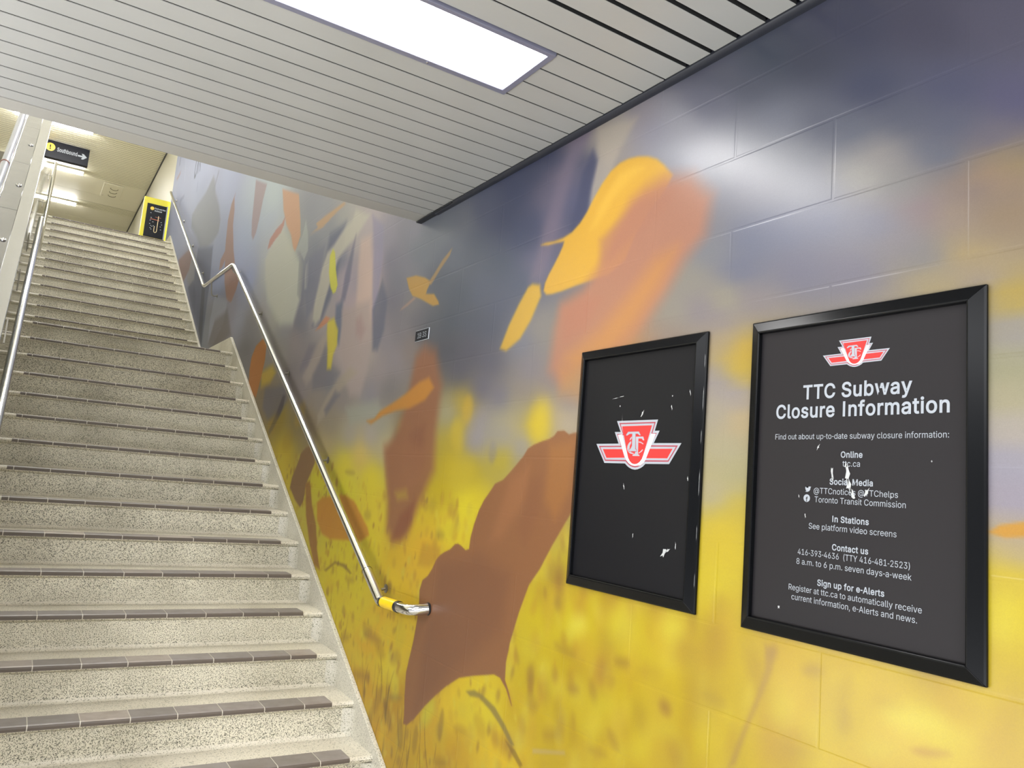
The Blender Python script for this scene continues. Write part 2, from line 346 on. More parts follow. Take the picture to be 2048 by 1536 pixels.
 'l':(189,[[135,53,126,57,120,62,117,71,114,83,114,99,114,509,53,509,53,84,55,59,62,37,74,20,91,8,112,0,139,-2,147,-2,154,-2,162,-1,169,0,175,1,181,3,170,54,167,54,164,53,160,53,157,52,152,52,146,52]]),
 'm':(609,[[114,0,114,238,115,257,119,274,126,289,135,302,145,312,158,320,171,326,185,329,199,330,220,328,238,322,253,311,265,297,272,280,274,260,274,0,335,0,335,247,336,263,340,277,345,290,353,302,363,312,374,320,387,326,402,329,419,330,438,329,456,323,473,313,485,298,493,279,496,254,496,0,557,0,557,255,555,283,550,307,541,328,529,346,514,361,497,372,478,380,458,385,437,386,417,385,398,381,381,375,364,366,350,356,337,343,326,329,318,312,317,309,314,320,303,342,287,361,268,375,245,383,219,386,203,385,187,382,172,376,158,368,144,358,132,346,122,331,114,314,112,308,112,379,53,379,53,0]]),
 'n':(409,[[114,0,114,227,115,248,119,266,126,283,136,297,147,308,161,317,176,324,192,328,210,329,235,326,256,318,273,304,286,286,293,263,296,235,296,0,357,0,357,240,355,271,350,298,341,321,328,340,313,356,295,369,275,377,252,383,227,384,200,382,175,374,152,362,132,344,116,319,112,310,112,379,53,379,53,0]]),
 'o':(415,[[44,116,56,85,72,58,93,35,117,16,144,3,174,-5,207,-8,241,-5,271,3,299,16,323,35,343,58,359,85,371,116,379,150,381,187,379,225,371,260,359,291,343,318,323,341,299,360,271,374,241,382,207,384,174,382,144,374,117,360,93,341,72,318,56,291,44,260,37,225,34,187,37,150],[108,117,102,139,98,163,96,187,98,212,102,236,108,258,118,278,130,296,145,310,163,321,184,328,207,330,231,328,252,321,270,310,285,296,298,278,307,258,314,236,318,212,319,187,318,163,314,139,307,117,298,97,285,80,270,66,252,55,231,49,207,46,184,49,163,55,145,66,130,80,118,97]]),
 'p':(424,[[112,319,112,379,53,379,53,-143,114,-143,114,59,118,59,124,50,130,41,138,31,147,21,159,12,173,4,189,-3,208,-7,229,-8,260,-6,288,3,313,16,336,34,355,57,370,84,381,116,388,151,390,189,388,227,381,261,370,293,354,320,335,342,313,361,287,374,259,382,229,384,207,383,188,379,171,373,158,364,147,355,137,346,130,336,123,327,118,319],[114,162,113,189,114,216,118,241,125,263,134,282,147,299,161,312,178,322,198,328,220,330,243,328,262,322,280,311,295,298,307,281,316,261,323,239,327,215,328,189,327,163,323,139,316,117,306,97,294,80,279,66,262,55,242,49,220,47,198,49,179,55,162,65,147,78,135,95,125,115,118,138]]),
 'r':(259,[[114,0,114,237,115,254,119,269,126,284,135,296,146,306,159,315,174,321,190,324,207,326,215,326,223,325,230,324,236,324,241,323,243,322,243,384,229,384,213,385,191,383,171,377,152,367,137,354,124,339,115,321,112,321,112,379,53,379,53,0]]),
 's':(365,[[62,38,76,24,93,12,112,3,133,-3,157,-7,182,-8,210,-7,236,-2,260,6,281,18,298,31,312,47,323,65,329,85,331,107,328,131,320,153,306,171,287,187,261,200,229,209,172,223,152,229,136,235,124,243,115,253,110,264,109,277,111,292,119,305,131,317,147,326,166,331,187,333,210,331,228,325,243,316,254,304,262,291,268,277,324,290,318,308,309,324,299,339,286,352,271,363,254,372,234,379,212,383,187,384,161,383,137,378,115,370,95,360,79,347,65,332,55,314,49,295,47,274,50,249,58,227,72,208,92,192,118,180,149,170,212,155,229,150,243,144,254,136,262,126,266,115,268,103,265,88,258,74,244,62,227,53,206,47,181,45,160,47,141,52,124,60,111,72,101,87,94,107,36,94,41,73,50,54]]),
 't':(227,[[156,51,144,55,136,61,130,70,127,83,126,98,126,327,204,327,204,379,126,379,126,471,65,471,65,379,6,379,6,327,65,327,65,93,68,64,77,41,92,21,113,7,138,-1,168,-4,176,-4,184,-3,192,-3,200,-2,207,0,213,2,202,54,197,53,191,52,185,51,180,50,175,50,170,50]]),
 'u':(410,[[53,379,53,139,54,109,60,82,69,59,82,39,97,23,115,11,135,2,158,-3,182,-5,209,-3,234,5,257,17,277,35,294,60,298,70,298,0,357,0,357,379,296,379,296,153,295,132,290,113,283,97,274,83,263,71,249,62,234,55,218,51,200,50,175,53,154,61,137,75,124,94,116,117,114,144,114,379]]),
 'v':(389,[[173,132,165,155,84,379,17,379,163,0,226,0,371,379,305,379,224,155,216,132,209,110,203,87,197,64,195,57,193,64,187,87,180,110]]),
 'w':(567,[[87,379,23,379,138,0,199,0,248,172,253,189,258,207,263,225,267,243,272,262,277,280,284,309,291,280,295,262,300,243,305,225,319,172,368,0,429,0,545,379,480,379,434,214,427,189,420,163,413,135,406,106,399,75,397,66,395,75,388,106,382,136,375,163,368,189,362,214,316,379,252,379,206,214,199,189,192,163,186,135,179,105,172,74,170,65,168,75,161,107,154,137,147,164,140,190,133,214]]),
 'y':(389,[[61,-86,47,-139,52,-140,57,-142,65,-143,73,-144,82,-145,91,-145,109,-144,125,-141,139,-136,153,-128,165,-119,177,-107,187,-93,196,-77,204,-58,371,379,305,379,224,155,216,132,209,110,202,87,196,64,194,58,193,64,187,87,180,109,173,132,165,155,84,379,17,379,163,-1,151,-36,145,-51,138,-64,130,-74,122,-81,113,-86,104,-89,94,-90,83,-89,71,-87]]),
}

def text_shape(s, bold=False):
    """the filled outlines of a line of writing: verts (u,v), faces, baseline at v=0"""
    V, F, x = [], [], 0.0
    for ch in s:
        adv, loops = GLYPHS[ch]
        rings = []
        for lp in loops:
            P = [(lp[k] / 1000, lp[k + 1] / 1000) for k in range(0, len(lp), 2)]
            a = sum(P[k - 1][0] * P[k][1] - P[k][0] * P[k - 1][1] for k in range(len(P)))
            if bold:
                P = inset(P, -.018 if a > 0 else .015)
            rings.append((a, P))
        for a, P in rings:
            if a < 0:
                continue
            grp = [P]
            lo, hi = min(q[0] for q in P), max(q[0] for q in P)
            bo, to = min(q[1] for q in P), max(q[1] for q in P)
            for a2, Q in rings:
                if a2 < 0 and min(q[0] for q in Q) > lo and max(q[0] for q in Q) < hi and min(q[1] for q in Q) > bo and max(q[1] for q in Q) < to:
                    grp.append(Q)
            flat = [q for g in grp for q in g]
            o = len(V)
            V += [(x + u, v) for u, v in flat]
            F += [tuple(o + k for k in f) for f in tessellate_polygon([[Vector((u, v, 0)) for u, v in g] for g in grp])]
        x += (adv + (26 if bold else 0)) / 1000
    return V, F

def text_into(mb, s, place, left, right, base, height, bold=False, mi=0, capsrc=.509):
    """writes s between left and right (local u), baseline base, capital height given"""
    V, F = text_shape(s, bold)
    x0, x1 = min(v[0] for v in V), max(v[0] for v in V)
    kx = (right - left) / (x1 - x0)
    ky = height / capsrc
    mb.add([place(left + (u - x0) * kx, base + v * ky) for u, v in V], F, mi)

# ------------------------------------------------------------------ materials
M_black = mat('black_paint', '18191c', .38)
M_dark = mat('dark_void', '0b0b0c', .9)

def make_slat():
    m = mat('painted_metal_slat', '9a9993', .42, 0, .5)
    n = noise(m, 3.0, 6)
    n2 = noise(m, 60, 3)
    c = mixc(m, n.outputs[0], '868683', '939390')
    L(m, c, bsdf(m).inputs['Base Color'])
    bump(m, n2.outputs[0], .0006, .3)
    return m
M_slat = make_slat()
M_slat_warm = mat('cream_metal_slat', 'e6e1ca', .45)
M_panel_warm = mat('cream_ceiling_panel', 'e4dfcb', .5)
M_beige = mat('beige_wall_paint', 'b4b09b', .5)

def make_terrazzo(name, base, dark, fine=1.0, spk=.52, rough=.45, stain=.5):
    m = mat(name, base, rough)
    n = noise(m, 165 * fine, 2, rough=.6)
    s1 = ramp(m, n.outputs[0], [(0, dark), (spk - .135, dark), (spk - .03, base), (.62, base), (.70, 'd3cfc0')])
    n2 = noise(m, 95 * fine, 2)
    k = ramp(m, n2.outputs[0], [(.58, (0, 0, 0)), (.66, (1, 1, 1))])
    c = mixc(m, k.outputs[0], s1.outputs[0], '8b8a78')
    n3 = noise(m, 2.2, 5)
    k3 = ramp(m, n3.outputs[0], [(.42, (1, 1, 1)), (.72, (1 - stain, 1 - stain * 1.04, 1 - stain * 1.15))])
    c = mixc(m, 1.0, c, k3.outputs[0], 'MULTIPLY')
    L(m, c, bsdf(m).inputs['Base Color'])
    bump(m, n.outputs[0], .002, .35)
    return m
M_riser = make_terrazzo('terrazzo_riser', 'dcd7c4', '4a483f', 1.35, .515, .5, .3)
M_tread = make_terrazzo('terrazzo_tread', 'dcd6c6', 'a8a392', 1.5, .46, .4, .22)
M_skirt = make_terrazzo('terrazzo_skirting', 'ccc8ba', '8f8d80', 1.3, .47, .4, .3)

def make_tile():
    m = mat('grey_brown_nosing_tile', '77706c', .42)
    g = N(m, 'ShaderNodeNewGeometry')
    sx = N(m, 'ShaderNodeSeparateXYZ')
    L(m, g.outputs['Position'], sx.inputs[0])
    dv = N(m, 'ShaderNodeMath', operation='DIVIDE')
    L(m, sx.outputs[0], dv.inputs[0])
    dv.inputs[1].default_value = .195
    # a tone for every tile of every step
    fl = N(m, 'ShaderNodeMath', operation='FLOOR')
    L(m, dv.outputs[0], fl.inputs[0])
    zz = N(m, 'ShaderNodeMath', operation='MULTIPLY')
    L(m, sx.outputs[2], zz.inputs[0])
    zz.inputs[1].default_value = 5.88
    zf = N(m, 'ShaderNodeMath', operation='ROUND')
    L(m, zz.outputs[0], zf.inputs[0])
    cb = N(m, 'ShaderNodeCombineXYZ')
    L(m, fl.outputs[0], cb.inputs[0])
    L(m, zf.outputs[0], cb.inputs[1])
    wn = N(m, 'ShaderNodeTexWhiteNoise')
    L(m, cb.outputs[0], wn.inputs['Vector'])
    r = ramp(m, wn.outputs[0], [(0, '7d7672'), (.5, '888280'), (.9, '928a86'), (1, 'ada297')])
    n = noise(m, 14, 5)
    k = ramp(m, n.outputs[0], [(.35, (.82, .8, .78)), (.6, (1, 1, 1))])
    c = mixc(m, 1.0, r.outputs[0], k.outputs[0], 'MULTIPLY')
    L(m, c, bsdf(m).inputs['Base Color'])
    return m
M_tile = make_tile()
M_lip = mat('worn_brown_tile_lip', '5e554e', .5)
M_grout = mat('pale_grout', 'c9c4b8', .7)

def make_steel(name, rough, streak=True, col='c9cacf'):
    m = mat(name, col, rough, 1.0)
    g = N(m, 'ShaderNodeNewGeometry')
    mp = N(m, 'ShaderNodeMapping')
    mp.inputs['Scale'].default_value = (2.0, 3.0, 3.0)
    L(m, g.outputs['Position'], mp.inputs[0])
    n = noise(m, 1.6, 2, mp.outputs[0])
    if streak:
        bump(m, n.outputs[0], .02, .2)
    return m
M_steel = make_steel('brushed_steel', .2, True, 'a8a9ae')
M_deck = make_steel('wavy_steel_deck', .12, True, '8e8f97')
M_chrome = mat('polished_steel_tube', 'd4d4d4', .14, 1.0)
M_dull = mat('dull_steel', '9a968c', .35, 1.0)

def make_polished_wall():
    m = mat('polished_grey_green_wall', '85867a', .05, 0, .5)
    n = noise(m, 120, 3)
    r = ramp(m, n.outputs[0], [(.35, '67685d'), (.6, '8f9082')])
    L(m, r.outputs[0], bsdf(m).inputs['Base Color'])
    return m
M_polish = make_polished_wall()
M_board = mat('board_black_vinyl', '131316', .42, 0, .12)
M_board2 = mat('board_warm_black_vinyl', '1f1d1f', .45, 0, .16)
M_white = mat('white_vinyl', '92979e', .5, 0, .2)
M_white2 = mat('pale_grey_vinyl', 'c9d0d6', .45)
M_red = mat('red_vinyl', 'c9302e', .5, 0, .2)
M_darkred = mat('dark_red_line', '8c2b3c', .45)
M_frame = mat('black_satin_frame', '08090b', .23, 0, .15)
M_chip = mat('white_scuff', 'a6a8a8', .8, 0, .1)
M_yellow = mat('yellow_enamel', 'e9c400', .35)
M_yellow2 = mat('yellow_green_enamel', 'cdc21c', .4)
M_gold = mat('gold_disc', 'f0bd2a', .4)
M_signblk = mat('sign_black', '17181f', .45, 0, .12)
M_map_blk = mat('map_black', '14161c', .4, 0, .15)
M_line_red = mat('map_line_red', 'c0705c', .5)
M_line_pale = mat('map_line_pale', 'd8c8a0', .5)
M_rust = mat('red_brown_rubber', '7a4a42', .5)
M_tube_grey = mat('pale_grey_handrail', '8f93a0', .35)
M_light = mat('light_diffuser', 'ffffff', .4, 0, .3, (1.0, .985, .97), PANEL_LIGHT)
M_tubelight = mat('tube_diffuser', 'ffffff', .4, 0, .3, (1.0, .985, .955), TUBE_LIGHT)
M_tubefill = mat('added_tube_diffuser', 'ffffff', .4, 0, .3, (1.0, .985, .955), TUBE_LIGHT * 1.45)  # stronger emission for the tubes added over the stairs
M_lframe = mat('light_frame_grey', '77788a', .35, .4)
M_floor = make_terrazzo('terrazzo_floor', 'bdb9aa', '7b796f', 1.0, .5, .35, .2)
M_trim = mat('dark_blue_grey_trim', '23252c', .45, 0, .3)
M_plain = mat('plain_grey_wall', '8d8b84', .7)

# ------------------------------------------------------------------ sizes
RISE, RUN = .17, .297
YL = 7.765                       # edge of the landing
YU = 9.437                       # first riser of the upper flight
XR, XL = 1.644, -.155            # mural wall, polished wall
ZC = 3.005                       # low ceiling
ZU = 7.54                        # high ceiling
ZF = 5.10                        # upper floor
def step_y(n):
    return YL - (16 - n) * RUN if n <= 16 else YU + (n - 17) * RUN
def deck_z(y):
    return min(.68992 * y - 2.82756 + 1.64, 6.15)

# ------------------------------------------------------------------ mural wall
MURAL_POINTS = [  # print colours, lightened at the left and lower left against weaker light there
 (0.798,2.717,86,84,102),(0.962,2.774,75,74,92),(1.159,2.87,68,70,90),(0.903,2.601,80,82,106),(0.769,2.523,87,85,112),(1.099,2.681,69,73,96),
 (1.278,2.841,68,71,87),(1.413,2.901,69,75,90),(1.482,2.855,84,87,102),(1.602,2.937,91,93,107),(1.689,3.008,90,90,106),(1.638,2.871,105,106,122),
 (1.37,2.705,111,114,128),(1.3,2.594,115,117,127),(1.364,2.572,116,117,127),(1.472,2.667,109,111,123),(1.466,2.546,122,122,134),(1.265,2.472,126,127,138),
 (1.24,2.628,88,91,108),(1.152,2.596,94,98,114),(1.02,2.586,88,91,108),(0.903,2.517,90,93,112),(0.818,2.453,106,101,116),(0.779,2.395,147,128,95),
 (0.818,2.375,151,127,104),(0.859,2.354,134,117,109),(0.925,2.455,100,104,120),(1.069,2.503,143,138,136),(1.108,2.464,153,150,143),(1.018,2.412,130,128,127),
 (0.957,2.335,134,117,122),(0.901,2.309,148,130,112),(0.789,2.279,142,122,98),(1.079,2.33,116,116,133),(1.232,2.382,113,115,135),(1.356,2.386,115,118,138),
 (1.458,2.382,112,116,136),(1.489,2.301,111,114,134),(1.287,2.261,119,117,133),(1.142,2.233,122,118,132),(1.016,2.279,130,123,128),(0.956,2.23,125,122,124),
 (0.869,2.211,163,142,98),(0.838,2.151,148,134,122),(0.922,2.155,160,144,106),(0.78,2.108,168,143,52),(0.766,2.034,141,135,128),(0.771,1.954,148,144,112),
 (0.78,1.894,162,154,123),(0.771,1.835,168,159,150),(0.781,1.766,153,149,162),(0.772,1.698,154,147,160),(0.772,1.612,173,156,128),(0.8,1.552,201,178,52),
 (0.773,1.481,207,186,45),(0.8,1.383,200,176,44),(0.774,1.28,205,184,46),(1.449,2.208,138,129,132),(1.636,2.208,135,127,134),(1.684,2.309,143,138,128),
 (1.737,2.224,145,139,128),(1.536,2.222,154,148,128),(1.555,2.167,141,132,136),(1.533,2.106,163,146,120),(1.459,2.069,196,162,52),(1.473,2.014,194,164,51),
 (1.545,1.992,148,141,147),(1.487,1.946,155,147,153),(1.557,1.893,164,155,138),(1.466,1.876,184,163,122),(1.515,1.794,171,162,131),(1.475,1.726,170,162,121),
 (1.543,1.669,174,164,136),(1.47,1.633,194,172,57),(1.502,1.577,208,182,41),(1.463,1.515,210,185,40),(1.512,1.443,211,189,44),(1.439,1.377,205,177,39),
 (1.844,2.11,160,127,104),(1.756,2.132,143,128,118),(1.965,2.107,183,132,62),(2.346,3.03,122,111,122),(2.189,2.993,160,151,143),(2.087,2.974,169,161,153),
 (1.963,2.928,143,136,144),(1.883,2.862,144,143,156),(1.788,2.845,150,150,159),(1.781,2.757,154,155,164),(1.688,2.676,155,156,166),(1.584,2.643,132,134,143),
 (1.654,2.475,127,124,130),(1.607,2.386,127,128,134),(2.505,2.96,67,72,98),(2.651,2.964,70,75,100),(2.76,2.908,71,77,104),(2.483,2.786,111,105,124),
 (2.426,2.872,119,110,128),(2.312,2.738,95,95,120),(2.233,2.852,85,86,110),(2.233,2.716,76,80,106),(2.271,2.649,74,78,104),(2.148,2.882,166,156,144),
 (2.469,2.679,113,106,126),(2.578,2.706,74,80,106),(2.685,2.668,75,82,108),(2.554,2.534,106,104,128),(2.823,2.79,75,80,104),(3.011,2.886,92,96,117),
 (3.2,2.887,119,122,132),(3.406,2.888,122,127,136),(3.577,2.903,111,118,129),(3.683,2.846,110,118,131),(3.775,2.978,137,135,150),(3.324,2.741,95,103,120),
 (3.072,2.711,82,90,108),(2.833,2.591,77,86,106),(2.659,2.491,82,90,112),(3.408,2.632,82,90,106),(3.18,2.517,77,85,101),(2.991,2.507,87,94,114),
 (2.804,2.409,86,91,112),(2.621,2.235,123,125,139),(2.482,2.258,139,133,128),(2.53,2.105,133,127,134),(2.388,2.055,140,127,128),(2.283,1.974,143,132,136),
 (2.874,2.331,83,87,105),(3.059,2.38,83,88,104),(3.259,2.408,77,84,98),(3.034,2.239,90,88,102),(2.848,2.175,98,96,110),(3.112,2.155,92,90,104),
 (2.912,2.05,104,102,122),(2.738,1.998,117,114,132),(2.552,2.008,140,130,128),(3.229,2.26,84,84,95),(3.34,2.296,86,87,97),(3.472,2.413,88,92,102),
 (3.596,2.456,112,109,117),(3.741,2.558,132,128,131),(3.909,2.725,121,123,136),(4.084,2.876,125,123,142),(3.951,2.619,122,119,134),(3.855,2.771,130,128,141),
 (4.193,3.02,155,150,167),(4.468,3.18,206,192,194),(4.628,3.154,204,192,192),(4.754,3.286,201,197,189),(4.319,2.925,203,183,194),(4.408,2.819,229,199,183),
 (4.395,2.631,219,189,182),(4.582,2.851,171,163,180),(4.817,2.895,195,179,191),(4.658,2.671,196,177,187),(4.424,2.45,195,178,181),(4.668,2.415,203,185,183),
 (4.539,2.277,198,183,180),(4.244,2.37,187,174,167),(4.034,2.404,150,143,151),(3.865,2.274,155,146,151),(4.061,2.236,168,156,157),(3.839,2.435,135,130,136),
 (3.683,2.309,146,132,126),(3.891,2.113,135,129,129),(4.17,2.102,155,149,158),(4.578,2.125,155,145,143),(5.044,2.119,165,153,144),(5.501,2.179,160,149,153),
 (5.795,2.309,149,140,145),(5.336,2.346,157,149,156),(4.878,2.208,145,143,148),(6.172,2.578,170,163,158),(5.79,2.613,169,156,157),(6.116,2.773,164,162,170),
 (5.723,2.757,132,132,152),(5.269,2.764,198,187,185),(5.531,2.879,174,173,175),(5.235,2.974,168,170,172),(4.962,3.061,131,134,158),(5.24,3.301,158,161,169),
 (4.942,3.299,185,185,180),(5.518,3.482,168,170,180),(5.808,3.636,162,163,174),(6.001,3.483,174,179,175),(5.554,3.261,142,146,162),(5.916,3.261,144,149,164),
 (5.59,3.04,133,135,156),(5.801,2.962,130,131,157),(6.32,2.925,210,207,187),(6.557,3.134,213,215,213),(6.945,3.294,207,209,209),(6.131,3.141,189,192,187),
 (6.241,3.413,222,224,206),(6.683,3.601,219,225,232),(6.857,3.459,213,218,227),(7.811,3.967,197,209,238),(7.762,4.264,209,222,238),(7.044,4.063,218,233,238),
 (7.042,3.873,207,218,238),(8.091,3.718,186,196,237),(7.529,3.403,184,195,238),(7.98,3.903,190,204,238),(6.989,3.027,194,188,185),(7.222,2.97,164,158,160),
 (7.129,3.142,189,193,210),(9.203,4.91,189,199,235),(10.306,5.38,180,188,221),(11.483,5.677,172,181,213),(13.179,6.371,172,179,209),(13.345,5.998,170,178,210),
 (11.619,5.344,172,181,211),(11.822,5.1,167,174,203),(13.132,5.435,164,171,202),(12.281,4.907,161,168,197),(11.668,4.47,153,156,178),(10.455,3.688,131,136,160),
 (9.318,4.215,170,179,210),(8.997,3.678,160,170,206),(8.974,3.218,155,148,148),(8.593,3.001,144,135,136),(9.335,3.152,159,164,176),(7.734,3.042,178,180,199),
 (8.079,3.298,164,159,173),(7.908,3.372,172,179,214),(7.269,2.883,159,156,165),(7.365,2.707,140,135,137),(6.439,2.193,158,139,106),(5.949,2.052,174,148,47),
 (5.535,1.965,158,140,91),(5.194,1.957,162,142,114),(4.791,1.946,163,150,130),(4.843,1.82,201,180,129),(4.418,1.877,184,175,165),(4.107,1.873,188,178,172),
 (4.225,1.761,238,206,107),(4.447,1.7,238,219,51),(3.979,1.926,170,166,150),(3.882,1.816,201,187,144),(3.646,1.892,143,122,90),(5.708,1.787,229,198,45),
 (4.874,1.629,238,225,48),(5.743,1.568,238,210,46),(4.402,1.555,238,229,48),(4.039,1.626,238,219,46),(3.995,1.467,238,214,51),(3.169,1.951,168,162,138),
 (3.06,1.88,192,169,55),(3.142,1.814,189,167,57),(3.034,1.991,194,164,48),(2.889,1.92,155,149,160),(2.917,1.834,154,148,160),(2.795,1.854,163,157,152),
 (2.725,1.914,169,163,142),(2.644,1.892,181,168,128),(2.579,1.95,163,154,128),(2.436,1.925,210,181,43),(2.465,1.887,216,188,45),(2.338,1.921,179,165,138),
 (2.272,1.882,181,167,149),(2.559,1.812,162,156,156),(2.702,1.772,192,172,48),(3.124,1.724,201,176,37),(2.938,1.706,194,172,45),(3.194,1.587,203,178,34),
 (2.954,1.556,238,221,46),(3.073,1.462,238,214,45),(3.322,1.465,223,192,42),(3.617,1.271,223,184,42),(3.298,1.353,234,184,45),(3.931,1.236,238,218,48),
 (4.231,1.257,238,221,48),(4.335,1.079,238,218,46),(4.018,1.043,238,219,48),(3.646,1.146,237,202,42),(3.441,1.268,231,188,43),(4.121,0.895,238,214,45),
 (3.712,0.918,238,190,45),(3.482,0.961,233,198,42),(3.926,0.727,235,184,48),(3.6,0.728,238,214,45),(3.457,0.626,198,153,41),(3.754,0.596,225,176,45),
 (3.364,0.476,211,172,42),(3.579,0.412,221,170,45),(3.094,0.639,218,174,39),(2.928,0.724,238,205,42),(2.693,0.788,238,215,42),(2.415,0.829,207,177,34),
 (2.529,0.692,237,200,41),(2.899,0.577,213,169,41),(2.335,1.173,212,189,40),(2.317,1.04,207,181,38),(2.161,1.205,212,191,43),(2.146,1.079,201,173,39),
 (1.996,1.159,211,189,44),(1.855,1.188,208,184,42),(1.708,1.247,210,187,43),(1.889,1.064,207,182,40),(1.717,1.107,205,177,37),(1.569,1.209,205,177,37),
 (1.467,1.27,205,179,40),(1.395,1.163,200,174,42),(1.489,1.076,203,176,39),(1.629,0.997,207,181,37),(1.853,0.929,205,178,37),(2.097,0.902,203,176,38),
 (2.115,0.82,201,171,36),(1.307,1.245,201,171,40),(1.18,1.219,201,173,40),(1.056,1.251,200,170,39),(0.945,1.231,208,186,48),(1.176,1.111,203,174,38),
 (1.02,1.159,205,180,43),(0.846,1.259,205,179,43),(1.251,1.315,204,174,42),(0.895,1.303,203,176,42),(1.314,1.422,205,177,42),(1.12,1.398,204,176,42),
 (0.947,1.43,204,178,44),(1.128,1.678,168,156,128),(1.134,1.913,154,144,128),(1.012,2.078,148,136,120),(1.943,1.874,168,156,136),(1.805,1.641,184,164,61),
 (1.898,1.405,204,176,42),(1.831,1.95,156,143,132),
]
